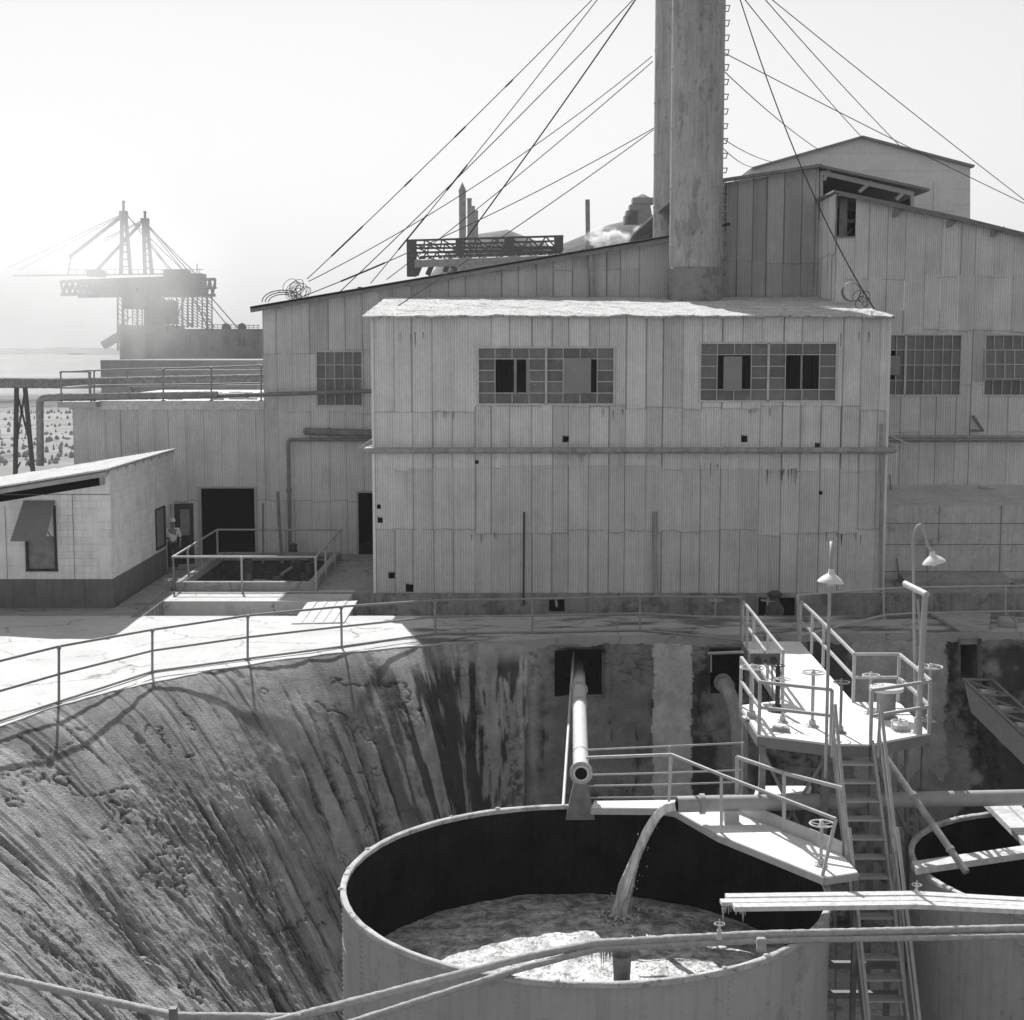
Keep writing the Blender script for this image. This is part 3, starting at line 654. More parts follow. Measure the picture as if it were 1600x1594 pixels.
# ------------------------------------------------------------------ stacks with step irons
def stack(px_l, px_r, Y, zbot, ztop, label, sleeve):
    c = (V(px_l, 300, Y) + V(px_r, 300, Y)) / 2; r = (V(px_r, 300, Y).x - V(px_l, 300, Y).x) / 2
    e = empty('steel_stack', (c.x, Y, zbot), label, 'chimney')
    prof = [(r, 0)]; z = 0; H = ztop - zbot
    while z < H:
        prof.append((r + .0, z + .05)); z += 2.0
        prof += [(r, min(z, H)), (r + .012, min(z + .01, H)), (r + .012, min(z + .07, H)), (r, min(z + .08, H))]
    sh = MB().lathe((c.x, Y, zbot), prof, 64).build('shell', M['stack'], e, True)
    MB().lathe((c.x, Y, ztop), [(r, 0), (r - .05, 0), (r - .05, -6)], 48).build('top_rim', M['stack'], e, True)
    if sleeve:
        s1 = V(1088, 418, Y - r).z
        MB().lathe((c.x, Y, zbot - .3), [(r + .05, 0), (r + .05, s1 - zbot + .3), (r + .0, s1 - zbot + .33)], 48).build('sleeve', M['steel_l'], e, True)
    return e, c, r
M['steel_l'] = mat('steel_l', .26, .2, 1.4, .7, bump=.3, stain=[(1.6, .55, .04, .7)])
YK = 51.6
st1, c1, r1 = stack(1047, 1129, YK, 9.0, 26, 'tall blistered steel smokestack with step irons, nearer of the two', True)
st2, c2, r2 = stack(1021, 1092, 58.5, 9.0, 26, 'steel smokestack half hidden behind the blistered nearer one', False)
L_ = MB(); z = V(1132, 436, YK).z
zz = []
for py in range(-12, 440, 23): zz.append(V(1132, py, YK).z)
for z in zz:
    x0 = c1.x + r1 - .02; MB().tube([(x0, YK - .22, z), (x0 + .14, YK - .22, z), (x0 + .14, YK + .12, z - .12), (x0, YK + .12, z - .12)], .02, 6).build('step_iron', M['steel'], st1)
sm = MB()
for k in range(150):
    z = 9.2 + k * .11; 
    for s in (-1.0, -.92): sm.lathe((c2.x + r2 * -.55 + (s + .96) * 1.2, 58.5 - r2 * .84 - .005, z), [(.0, 0.0), (.02, .0), (.0, .02)], 5)
sm.build('rivet_seam', M['rim'], st2)['kind'] = 'stuff'
cg = MB(); x0 = c1.x + r1 + .03
for k in range(7): 
    z = V(0, 295, YK + 1).z + .22 * -k; cg.tube([(x0, YK + .6, z), (x0 + .16, YK + .4, z), (x0 + .2, YK + .9, z - .1)], .02, 5)
cg.beam((x0 + .02, YK + .5, V(0, 293, YK).z), (x0 + .02, YK + .5, V(0, 352, YK).z), .05, .05); cg.beam((x0 - .02, YK + .4, V(0, 352, YK).z), (x0 + .3, YK + .6, V(0, 350, YK).z + .05), .12, .1)
cg.build('brace', M['dark'], st1)

# ------------------------------------------------------------------ guy wires
def wire(p, q, label, sag=.15, r=.017, knots=()):
    pts = [Vector(p).lerp(Vector(q), i / 24) + Vector((0, 0, -sag * 4 * (i / 24) * (1 - i / 24))) for i in range(25)]
    m = MB().tube(pts, r, 5)
    for (a, b) in knots:
        m.tube([Vector(p).lerp(Vector(q), lerp(a, b, k / 3)) + Vector((0, 0, -sag * 4 * lerp(a, b, k / 3) * (1 - lerp(a, b, k / 3)))) for k in range(4)], r * 1.9, 5)
    o = m.build('guy_wire', M['dark']); return tag(o, label, 'cable', 'guy wires staying the smokestacks')
def ext(a, b, x):   # carry an image line up to the stack edge
    t = (x - a[0]) / (b[0] - a[0]); return (x, a[1] + (b[1] - a[1]) * t)
def LW(a, b, YB_, label, **k):
    e = ext(a, b, 1048); wire(V(*e, YK), V(*a, YB_), label, **k)
LW((480, 436), (920, 0), 53.4, 'leftmost guy wire, from the wire tangle up past the top border', knots=((.42, .44), (.55, .58), (.7, .72), (.84, .93)))
LW((579, 443), (929, 0), 54.5, 'guy wire with two thick turnbuckles landing on the shed roof near the lattice girder', knots=((.66, .73), (.8, .9)))
LW((532, 455), (986, 0), 53.4, 'thin straight guy wire landing mid-slope on the shed roof, crossing the others above it', r=.018)
LW((726, 376), (991, 0), 58, 'heavy dark guy wire dropping to the lattice girder in front of the vent pipes', r=.027, sag=.1)
wire(V(1019, 88, 58), V(482, 440, 53.5), 'guy wire from the rear stack down to the wire tangle on the roof corner', sag=.5)
wire(V(1020, 96, 58), V(604, 437, 60), 'guy wire crossing the heavy dark wire and passing in front of the vent pipes', r=.018)
wire(V(1022, 200, 58), V(474, 463, 53.4), 'upper wire of the low pair leaving the rear stack, ending on the left roof edge', sag=.3, r=.018, knots=((.78, .9),))
wire(V(1021, 203, 58), V(622, 478, 46), 'lower wire of the low pair leaving the rear stack, ending on the dusty annex roof', sag=.1, r=.018)
def RW(pts, Y1, label, **k):
    a, b = pts; wire(V(*a, YK), V(*b, Y1), label, **k)
wire(V(1135, -70, YK), V(1366, 483, 46), 'guy wire running steeply past the open bay to the wire coil on the annex roof', sag=1.0, r=.021)
RW((ext((1348, 214), (1167, 0), 1128), (1348, 216)), 78, 'guy wire ending at the peak of the far gabled shed', r=.02)
RW((ext((1410, 230), (1200, 0), 1128), (1412, 234)), 80, 'guy wire ending on the right slope of the far gabled shed roof', r=.02)
RW((ext((1400, 142), (1213, 0), 1128), (2000, 604)), 80, 'uppermost guy wire on the right, leaving the picture at the right border', sag=.4)
RW(((1130, 82), (2050, 515)), 80, 'long low guy wire crossing behind the upper wires to the right border', sag=.4)
RW(((1130, 110), (1282, 236)), 76, 'guy wire leaving the front stack below the long one, ending at the far shed roof', r=.018)
RW(((1130, 217), (1214, 254)), 76, 'short guy wire low on the right of the stack, upper of two', r=.016)
RW(((1130, 232), (1180, 262)), 76, 'short guy wire low on the right of the stack, lower of two', r=.016)

def tangle(c, n, rad, label):
    m = MB()
    for k in range(n):
        cx = c + Vector((random.uniform(-.5, .5) * rad, random.uniform(-.3, .3), random.uniform(0, .5) * rad)); r = rad * random.uniform(.2, .5)
        ax = Vector((random.uniform(-.5, .5), 1, random.uniform(-.5, .5))).normalized(); u = ax.orthogonal().normalized(); v_ = ax.cross(u); sq = random.uniform(.5, 1)
        m.tube([cx + u * math.cos(t_ / 18 * 6.28 * 1.1) * r + v_ * math.sin(t_ / 18 * 6.28 * 1.1) * r * sq for t_ in range(19)], .010, 5)
    return tag(m.build('wire_tangle', M['dark']), label, 'wire')
tangle(V(466, 460, 53.2), 12, .62, 'tangle of slack wire loops on the upper left corner of the shed roof')
m = MB(); cc = V(442, 472, 53)
for k in range(3): m.tube([cc + Vector(((math.cos(a / 14 * 3.14)) * (.75 - .1 * k), .1 * k, math.sin(a / 14 * 3.14) * (.42 - .07 * k))) for a in range(15)], .018, 5)
for k in range(4): m.tube([cc + Vector((-.5 + k * .3, 0, .3)), cc + Vector((-.45 + k * .3, .2, .38))], .012, 4)
tag(m.build('hose_hoop', M['dark']), 'flat arched hoop of hose leaning on the roof corner beside the wire tangle', 'hose')
m = MB(); cc = V(1331, 456, 46.5)
for k in range(4): m.tube([cc + Vector((math.cos(a / 20 * 6.283) * (.27 + .012 * k), .03 * k, math.sin(a / 20 * 6.283) * (.27 + .012 * k))) for a in range(21)], .012, 5)
tag(m.build('wire_coil', M['steel']), 'round coil of wire standing on the right end of the annex roof', 'wire')
tangle(V(1345, 474, 46), 5, .45, 'loose loops of wire beside the round coil on the annex roof')

# ------------------------------------------------------------------ pipes on the walls
def pipe(name, pts, r, label, cat='pipe', m='pipe', flanges=(), n=14, group=None, wob=0):
    ps = [Vector(p) for p in pts]; fine = []
    for i, p in enumerate(ps):                        # rounded elbows
        if 0 < i < len(ps) - 1:
            a = (ps[i - 1] - p); b = (ps[i + 1] - p); k = min(r * 2.2, a.length / 2.2, b.length / 2.2)
            A_ = p + a.normalized() * k; B_ = p + b.normalized() * k
            for j in range(6): t_ = j / 5; fine.append(A_ * (1 - t_) ** 2 + p * 2 * t_ * (1 - t_) + B_ * t_ ** 2)
        else: fine.append(p)
    if wob:
        f2 = []
        for i in range(len(fine) - 1):
            k = max(1, int((fine[i + 1] - fine[i]).length / .07))
            f2 += [fine[i].lerp(fine[i + 1], j / k) for j in range(k)]
        fine = f2 + [fine[-1]]
    o = MB().tube(fine, r, n, wob=wob).build(name, M[m], None, True); tag(o, label, cat, group)
    for (t_, fr, fw) in flanges:
        L = [0]; 
        for i in range(len(ps) - 1): L.append(L[-1] + (ps[i + 1] - ps[i]).length)
        s = t_ * L[-1]; i = max(k for k in range(len(L) - 1) if L[k] <= s); dd = (ps[i + 1] - ps[i]).normalized(); c_ = ps[i] + dd * (s - L[i])
        MB().tube([c_ - dd * fw, c_ + dd * fw], fr, 16).build('flange', M[m], o, True)
    return o
za = V(984, 704, YA - .25).z
pipe('wall_pipe', [(AX0 - .05, YA + 1.4, za), (AX0 - .22, YA - .25, za), (AX1 + .22, YA - .25, za), (AX1 + .3, YA + 3, za)], .095, 'long pipe strapped across the front of the annex below the windows', flanges=[(.36, .12, .04), (.6, .12, .03), (.66, .12, .03), (.9, .12, .05)])
pipe('wall_pipe', [(V(575, 679, YB - .2).x + 2, YB - .2, V(575, 679, YB - .2).z), (V(478, 674, YB - .2).x, YB - .2, V(478, 674, YB - .2).z), (V(478, 674, YB - .2).x, YB + .1, V(478, 674, YB - .2).z)], .13, 'fat dark pipe with a rounded end on the shed wall left of the annex', m='steel', flanges=[(.75, .16, .04)])
zq = V(450, 687, YB - .15).z
pipe('wall_pipe', [(V(452, 800, YB - .15).x, YB - .15, .1), (V(452, 800, YB - .15).x, YB - .15, zq), (V(600, 690, YB - .15).x, YB - .15, zq)], .06, 'thin pipe rising up the shed wall and turning right toward the annex', m='steel', flanges=[(.3, .09, .08)])
p_ = V(62, 625, YB - .5)
pipe('lagged_pipe', [V(63, 728, YB - .5), V(62, 622, YB - .5), V(85, 621, YB - .5), V(340, 617, YB - .5)], .13, 'lagged pipe along the edge of the low wing roof, turning down at its left end', m='pipe_lag', wob=.07)
pipe('roof_pipe', [V(336, 619, YB - .35), V(585, 611, YB - .35)], .075, 'dark straight pipe carrying on from the lagged one, across the small shed window', m='steel', flanges=[(.2, .1, .05)])
zr1 = V(1500, 683, YR - .25).z
pipe('wall_pipe', [(AX1 + .2, YR - .25, zr1), (30, YR - .25, zr1)], .06, 'upper of two thin pipes along the tall right shed wall')
pipe('wall_pipe', [(AX1 + .2, YR - .22, zr1 - .14), (30, YR - .22, zr1 - .14)], .035, 'lower of two thin pipes along the tall right shed wall', m='steel')
pipe('base_pipe', [(AX1 - .2, 46.9, V(1500, 908, 46.9).z), (30, 46.9, V(1500, 906, 46.9).z)], .07, 'pipe running along the foot of the concrete ledge')
pipe('drainpipe', [V(1377, 662, YA - .1), V(1377, 925, YA - .1)], .05, 'drainpipe down the right corner of the annex', m='siding_p') if 'siding_p' in M else pipe('drainpipe', [V(1377, 662, YA - .1), V(1377, 925, YA - .1)], .045, 'drainpipe down the right corner of the annex')
pipe('vent_pipe', [V(926, 470, YB - .2), V(923, 385, YB - .2)], .10, 'thin pale pipe up the shed wall under the steam puff')
pipe('wall_pipe', [V(1025, 930, YA - .08), V(1023, 800, YA - .08)], .07, 'short vertical pipe on the lower annex wall')
pipe('standing_rod', [V(818, 945, YA - .12), V(819, 800, YA - .12)], .03, 'thin dark rod standing against the annex wall', cat='rod', m='dark')
pipe('conduit', [V(1390, 742, YR - .3), V(1405, 915, 46.6)], .025, 'cable slanting down from the right shed wall beside the annex corner', cat='cable', m='steel')
for (a_, b_, lab) in (((560, 700), (585, 684), 'sunlit thin bracket sticking out at the left corner of the annex'), ((1420, 694), (1392, 681), 'thin bracket sticking out at the right corner of the annex')):
    m = MB().beam(V(*a_, YA + .2), V(*b_, YA + .2), .05, .05); m.beam(V(*a_, YA + .2), V(b_[0], b_[1] + 14, YA + .2), .04, .04); tag(m.build('bracket', M['paint']), lab, 'bracket')
m = MB(); p = V(1520, 650, YR - .1); m.beam(p, p + Vector((.28, -.25, -.5)), .1, .08); m.beam(p + Vector((-.05, 0, -.5)), p + Vector((.3, -.25, -.5)), .1, .06); tag(m.build('wall_bracket', M['steel']), 'slanting bracket on the right shed wall just above the two pipes', 'bracket')

# ------------------------------------------------------------------ railings
def railing(label, feet, h=1.05, hs=(1.0, .52), r=.028, posts=None, m='paint', name='handrail', square=False, tops=None, pr=None, group=None):
    feet = [Vector(f) for f in feet]; e = empty(name, feet[0], label, 'railing', group)
    tops = tops or [f + Vector((0, 0, h)) for f in feet]
    for k in hs:
        b = MB()
        if square:
            for i in range(len(feet) - 1): b.beam(feet[i].lerp(tops[i], k), feet[i + 1].lerp(tops[i + 1], k), r * 1.7, r * 1.7)
        else: b.tube([f.lerp(t_, k) for f, t_ in zip(feet, tops)], r, 8)
        b.build('rail', M[m], e, not square)
    for i in (posts if posts is not None else range(len(feet))):
        b = MB(); rr = pr or r
        if square: b.beam(feet[i], tops[i], rr * 1.8, rr * 1.8)
        else: b.tube([feet[i], tops[i]], rr, 8); b.lathe(tops[i] + Vector((0, 0, -.03)), [(0, -.03), (rr * 1.6, -.03), (rr * 1.6, .04), (0, .06)], 8); b.lathe(feet[i], [(rr * 2.6, 0), (rr * 2.6, .03), (rr, .03)], 8)
        b.build('post', M[m], e, not square)
    return e
# long rim railing, foot positions surveyed on the apron
rimfeet = [(-230, 1200), (-70, 1153), (92, 1100), (238, 1052), (387, 1032), (534, 1013), (680, 992), (832, 990), (1000, 987), (1158, 1003)]
rimtops = [(-230, 1086), (-70, 1050), (92, 1010), (238, 984), (387, 962), (533, 948), (680, 938), (832, 936), (1000, 932), (1158, 933)]
F = [G(*p) for p in rimfeet]; T = [V(t_[0], t_[1], f.y) for t_, f in zip(rimtops, F)]
railing('long pipe handrail following the curved rim of the pit from the left to the walkway', F, tops=T, hs=(1.0, .52, .04), r=.03, m='pipe_rail' if 'pipe_rail' in M else 'pipe')
F = [G(1247, 1001), G(1381, 966), G(1426, 963), G(1571, 960), G(1700, 958)]; T = [V(a, b, f.y) for (a, b), f in zip(((1247, 930), (1380, 920), (1426, 918), (1571, 916), (1700, 914)), F)]
railing('pipe handrail along the rim to the right of the walkway, passing behind the lamps', F, tops=T, hs=(1.0, .1), posts=(0, 1, 3, 4), r=.032)

# sump curb + railing
cb = MB(); zc = .28
cb.box((PXa - .12, PYa - .12, 0), (PXb + .12, PYa + .1, zc)); cb.box((PXa - .12, PYb - .1, 0), (PXb + .12, PYb + .12, zc))
cb.box((PXa - .12, PYa + .1, 0), (PXa + .1, PYb - .1, zc - .002)); cb.box((PXb - .1, PYa + .1, 0), (PXb + .12, PYb - .1, zc - .002))
tag(cb.build('sump_curb', M['yard'], None, False, .02), 'low concrete curb around the railed sump full of pipework', 'curb')
xa_, xb_, ya_, yb_ = PXa - .16, PXb + .16, PYa - .18, PYb + .15
railing('square-cornered handrail enclosing the sump in front of the wide doorway', [(xa_, ya_, -.0), (lerp(xa_, xb_, .48), ya_, 0), (xb_, ya_, 0), (xb_, lerp(ya_, yb_, .35), 0), (xb_, lerp(ya_, yb_, .7), 0), (xb_, yb_, 0), (lerp(xa_, xb_, .55), yb_, 0), (xa_, yb_, 0), (xa_, lerp(ya_, yb_, .6), 0), (xa_, lerp(ya_, yb_, .3), 0), (xa_, ya_, 0)],
        h=1.08, hs=(1.0,), r=.035)
for (a_, b_, r_, lab) in (((300, 880), (345, 862), .07, 'pipe slanting across the left end of the sump'), ((378, 902), (470, 906), .05, 'sunlit pipe lying low near the front of the sump'), ((440, 893), (480, 868), .06, 'pipe slanting across the right end of the sump')):
    A_ = G(*a_, -.0) ; B_ = G(*b_, -.0); pipe('sump_pipe', [A_ + Vector((0, 0, -.1)), B_ + Vector((0, 0, -.1))], r_, lab, group=None)
m = MB()
for k in range(18):
    p = Vector((random.uniform(PXa + .6, PXb - .5), random.uniform(PYa + 2, PYb - .6), -1.5)); hh = random.uniform(.9, 1.75)
    m.lathe(p, [(0, 0), (.25, 0), (.22, hh * .6), (.12, hh), (0, hh)], 9)
o = m.build('pump_gear', M['junk'], None, True); tag(o, 'dark jumble of pumps and valves down in the railed sump', 'machinery')
p = G(458, 872, 0); m = MB(); m.lathe(p + Vector((0, 0, -.3)), [(.0, 0), (.2, 0), (.22, .4), (.13, .65), (.16, .8), (0, .85)], 12); tag(m.build('pump_motor', M['junk'], None, True), 'round-headed motor sticking up at the back right of the sump', 'machine')
pipe('standing_pipe', [V(411, 880, 50.5), V(411, 787, 50.5)], .04, 'shorter of the two rods standing up out of the sump', cat='rod', m='steel')
pipe('standing_pipe', [V(441, 880, 50.5), V(435, 800, 50.5), V(434, 768, 50.5)], .055, 'taller dark rod standing up out of the sump, with a narrow tip', cat='rod', m='steel')
m = MB()
for k in range(5):
    p = G(528 + k * 8, 862 + (k % 2) * 3, 0); m.box((p.x - .1, p.y - .1, 0), (p.x + .12, p.y + .15, random.uniform(.12, .3)))
tag(m.build('scrap_pile', M['junk']), 'little pile of scrap against the shed wall beside the narrow doorway', 'scrap')

# ------------------------------------------------------------------ trench furniture
rp = MB(); q = [G(455, 974, .03), G(538, 972, .03), G(559, 939, .06), G(480, 941, .06)]
for k in range(5):
    a_, b_ = q[0].lerp(q[1], k / 5 + .006), q[0].lerp(q[1], (k + 1) / 5 - .006); c_, d_ = q[3].lerp(q[2], (k + 1) / 5 - .006), q[3].lerp(q[2], k / 5 + .006)
    rp.slab(a_, b_, c_ + Vector((0, 0, random.uniform(0, .02))), d_, .05)
tag(rp.build('plank_bridge', M['wood_l'] if 'wood_l' in M else M['wood']), 'sunlit plank bridge laid over the trench in front of the annex corner', 'bridge')
bw = MB()
for k in range(16):
    ya2 = lerp(41.0, 49, k / 16); bw.box((-11.5, ya2, .0), (XT0 - .25, ya2 + .48, .045 + random.uniform(0, .01)))
tag(bw.build('boardwalk', M['yard']), 'shaded plank walk along the side of the white house', 'walkway')
pipe('trench_pipe', [(XT0 + .3, 41.6, -.28), (-4.9, 41.6, -.28)], .07, 'sunlit pipe along the trench left of the plank bridge', m='paint_white', flanges=[(.88, .12, .06)])
pipe('trench_pipe', [(XT0 + .2, 40.95, -.12), (-5.0, 40.95, -.12)], .05, 'thin sunlit pipe hard against the near lip of the trench, left part', m='paint_white')
pipe('trench_pipe', [(-4.2, 41.6, -.28), (30, 41.6, -.28)], .07, 'pipe along the trench to the right of the plank bridge', m='pipe', flanges=[(.2, .11, .05), (.25, .11, .05)])
pipe('trench_pipe', [(-4.4, 41.0, -.10), (16, 41.0, -.10)], .05, 'thin pipe against the near lip of the trench, right part', m='pipe')
def handwheel(parent, c, dia, m='paint', axis=None, name='handwheel'):
    mb = MB(); r = dia / 2
    ring = [c + Vector((math.cos(a) * r, math.sin(a) * r, 0)) for a in np.linspace(0, 2 * math.pi, 25)]
    mb.tube(ring, dia * .035, 6)
    for k in range(5):
        a = k * 2 * math.pi / 5 + .3; mb.tube([c + Vector((0, 0, -.02)), c + Vector((math.cos(a) * r, math.sin(a) * r, 0))], dia * .022, 5)
    mb.lathe(c + Vector((0, 0, -.05)), [(0, 0), (dia * .11, 0), (dia * .11, .06), (dia * .05, .09), (dia * .05, .12), (0, .12)], 10)
    return mb.build(name, M[m], parent, True)
def valve(px, py, Y, dia, foot, label, m='paint', stemr=.025, base=True, group=None):
    c = V(px, py, Y); e = empty('valve_stand', (c.x, Y, foot), label, 'valve', group); handwheel(e, c, dia, m)
    MB().tube([(c.x, Y, foot), (c.x, Y, c.z - .03)], stemr, 8).build('stem', M[m if m != 'paint_white' else 'paint'], e, True)
    if base:
        b = MB(); b.lathe((c.x, Y, foot), [(0, 0), (stemr * 4.2, 0), (stemr * 4.2, .025), (stemr * 2, .04), (stemr * 2, .14), (0, .14)], 12)
        for k in range(4): a = k * 1.57 + .78; b.lathe((c.x + math.cos(a) * stemr * 3.4, Y + math.sin(a) * stemr * 3.4, foot + .025), [(.014, 0), (.014, .025), (0, .03)], 6)
        b.build('base', M[m if m != 'paint_white' else 'paint'], e, True)
    return e
valve(1200, 938, 43.6, .42, -.65, 'handwheel valve in the dark recess under the right end of the annex', stemr=.05)
valve(1118, 938, 42.2, .4, -.65, 'pale handwheel on a thin stem in the trench left of the walkway', stemr=.03)
# dark openings in the annex foundation
m = MB(); q = wr(858, 936, 882, 955, 44.38); m.box((q[0], 44.37, q[2]), (q[1], 44.39, q[3]))
m.build('foundation_opening', M['black'], annex); m = MB(); q = wr(1185, 934, 1242, 965, 44.38); m.box((q[0], 44.371, q[2]), (q[1], 44.39, q[3]))
m.build('foundation_opening', M['black'], annex)
m = MB(); p = V(869, 940, 43.9); m.tube([p + Vector((0, 0, .12)), p, p + Vector((.02, -.03, -.16))], .035, 8); m.tube([p + Vector((-.1, 0, .1)), p + Vector((.1, 0, .1))], .02, 6); tag(m.build('tap', M['pipe']), 'small tap in front of the dark opening at the annex foot', 'tap')
m = MB(); p = G(1236, 965, -.1); m.lathe((p.x, 43.6, -.6), [(.26, 0), (.29, .3), (.16, .5), (.13, .62), (.22, .68), (.24, .76), (.1, .84), (0, .86)], 10); tag(m.build('hydrant', M['junk'], None, True), 'dark lumpy standpipe against the annex foot by the walkway', 'standpipe')
# broken slabs on the right
m = MB(); m.slab(G(1455, 962, .03), G(1548, 962, .03), G(1545, 990, -.02), G(1500, 990, -.02), .08); tag(m.build('loose_slab', M['yard']), 'tilted cover slab at the rim above the inclined trough', 'slab')
m = MB(); p = G(1575, 978, 0); m.lathe(p, [(0, 0), (.26, 0), (.27, .15), (.22, .24), (0, .26)], 9); tag(m.build('rubble_block', M['yard']), 'squat rubble block on the rim at the right border', 'rubble')
m = MB(); m.slab(G(1430, 925, .0) + Vector((0, 1.0, .15)), G(1600, 925, 0) + Vector((0, 1., .15)), G(1600, 925, 0) + Vector((0, 2, .3)), G(1430, 925, 0) + Vector((0, 2, .3)), .3); tag(m.build('concrete_step', M['yard']), 'long rough concrete step below the ledge at the right', 'step')

# ------------------------------------------------------------------ white house
HX1, HY0, HY1 = -11.6, 42.0, 50.0; HX0 = -19.5
hz = lambda x: 4.0 - (HX1 - x) * .165
house = empty('white_house', (HX0, HY0, 0), 'small white plastered house with dark dado and a single-pitch roof of bright sheets', 'building')
hw = wr(44, 838, 86, 889, HY0); zd = V(160, 905, HY0).z
wins = [hw]
def wall_rects(mb, X0, X1, z0, z1f, Y, ops, th=.15):
    xs = sorted({X0, X1, *[o[0] for o in ops], *[o[1] for o in ops]})
    for a, b in zip(xs[:-1], xs[1:]):
        zs = [z0]; cur = z0
        for o in sorted(ops, key=lambda o: o[2]):
            if o[0] <= a + 1e-6 and o[1] >= b - 1e-6:
                mb.add([(a, Y, cur), (b, Y, cur), (b, Y, o[2]), (a, Y, o[2])], [(0, 1, 2, 3)]); cur = o[3]
        mb.add([(a, Y, cur), (b, Y, cur), (b, Y, z1f(b)), (a, Y, z1f(a))], [(0, 1, 2, 3)])
shade_gap = .38
m = MB(); wall_rects(m, HX0, HX1, zd, lambda x: hz(x) - shade_gap if x < HX1 - .01 else hz(HX1) - shade_gap, HY0, [hw])
# corner post at full height, so the eave slot stays open beside it
m.box((HX1 - .12, HY0 + .001, zd), (HX1 - .001, HY0 + .16, 3.9))
m.build('wall', M['plaster'], house)
sdw = (V(0, 0, 1),) if False else None
def side_y(px): return HX1 / ((px - 800) / FPX)          # rough depth of a point on the side wall
def side(px, py):
    d_ = ray(px, py); t_ = HX1 / d_.x; return (d_.y * t_, CAMZ + d_.z * t_)
m = MB(); (ya1, zA) = side(244, 850); (yb1, zB) = side(256, 794); (yd0, zd0) = side(259, 880); yd1 = HY1 - .1; zd1 = side(265, 788)[1]
ys = [HY0, ya1, yb1, yd0, yd1, HY1]
def sq(y0, y1, z0, z1, mb): 
    if z1 > z0: mb.quad((HX1, y0, z0), (HX1, y1, z0), (HX1, y1, z1), (HX1, y0, z1))
zw0, zw1 = side(250, 855)[1] - .0, side(250, 795)[1]
for a, b in zip(ys[:-1], ys[1:]):
    if a == ya1: sq(a, b, zd, zw0, m); sq(a, b, zw1, 4.0, m)
    elif a == yd0: sq(a, b, zd1, 4.0, m)
    else: sq(a, b, zd, 4.0, m)
m.build('side_wall', M['plaster'], house)
m = MB(); m.box((HX0, HY0 - .03, -.3), (HX1 + .03, HY0 + .1, zd)); m.box((HX1 - .1, HY0 + .1, -.3), (HX1 + .03, yd0, zd)); m.build('dado', M['dado'], house)
m = MB(); m.quad((HX1 - .4, yd0 - .1, 0), (HX1 - .4, HY1, 0), (HX1 - .4, HY1, 2.4), (HX1 - .4, yd0 - .1, 2.4)); m.quad((HX0, HY0 + .4, 0), (HX1 - .4, HY0 + .4, 0), (HX1 - .4, HY0 + .4, 3.9), (HX0, HY0 + .4, 2.6)); m.quad((HX1 - .3, ya1 - .1, 0), (HX1 - .3, yb1 + .1, 0), (HX1 - .3, yb1 + .1, 3), (HX1 - .3, ya1 - .1, 3)); m.build('dark_lining', M['black'], house)  # black sheets behind windows, doorway and eave slot stand in for indoor dark
m = MB(); m.slab((HX1 + .12, HY0 - .5, hz(HX1) + .06), (HX1 + .12, HY1 + .2, hz(HX1) + .06), (HX0, HY1 + .2, hz(HX0) + .06), (HX0, HY0 - .5, hz(HX0) + .06), -.05)
ro = m.build('roof', M['roof_dust'], house)
# roof grid with ripples
m = MB()
for x_ in (HX1 - .1,): pass
for k in range(9): 
    yk = lerp(HY0 - .2, HY1, k / 8); m.beam((HX1 + .02, yk, hz(HX1) - .03), (HX0, yk, hz(HX0) - .03), .06, .10)
m.beam((HX1 + .05, HY0 - .45, hz(HX1) - .06), (HX0, HY0 - .45, hz(HX0) - .06), .05, .12)
m.build('rafter', M['wood'], house)
f = MB(); f.box((hw[0] - .06, HY0 - .05, hw[2] - .07), (hw[1] + .06, HY0 + .02, hw[2])); f.box((hw[0] - .05, HY0 - .04, hw[2]), (hw[0] + .02, HY0 + .02, hw[3])); f.box((hw[1] - .02, HY0 - .04, hw[2]), (hw[1] + .05, HY0 + .02, hw[3] + .9)); f.box((hw[0] - .05, HY0 - .04, hw[3]), (hw[0] + .02, HY0 + .0, hw[3] + .9)); 
fo = f.build('window', M['dark'], house); g = MB(); g.quad((hw[0], HY0 + .03, hw[2]), (hw[1], HY0 + .03, hw[2]), (hw[1], HY0 + .03, hw[3]), (hw[0], HY0 + .03, hw[3])); g.build('pane', M['steel'], fo)
f = MB(); f.box((HX1 - .02, ya1 - .04, zw0 - .05), (HX1 + .04, yb1 + .04, zw0)); f.box((HX1 - .02, ya1 - .06, zw0), (HX1 + .04, ya1, zw1)); f.box((HX1 - .02, yb1, zw0), (HX1 + .04, yb1 + .06, zw1)); f.box((HX1 - .02, ya1 - .06, zw1), (HX1 + .04, yb1 + .06, zw1 + .05))
fo = f.build('window', M['dark'], house); g = MB(); g.quad((HX1 - .03, ya1, zw0), (HX1 - .03, yb1, zw0), (HX1 - .03, yb1, zw1), (HX1 - .03, ya1, zw1)); g.build('pane', M['steel'], fo)
f = MB(); p1_, p2_, p3_, p4_ = V(37, 782, HY0 - .04), V(86, 782, HY0 - .04), V(70, 845, HY0 - 1.0), V(16, 845, HY0 - 1.0)
f.slab(p4_, p3_, p2_, p1_, .03); f.beam(p2_.lerp(p3_, .75), V(84, 848, HY0 - .02), .03, .03); f.build('awning_shutter', M['steel_sh'] if 'steel_sh' in M else M['dado_l'] if 'dado_l' in M else M['steel'], house)
f = MB(); f.slab((HX1 + .02, HY1 - .1, 0.1), (HX1 + .62, HY1 + .1, 0.1), (HX1 + .62, HY1 + .1, 2.2), (HX1 + .02, HY1 - .1, 2.2), .05)
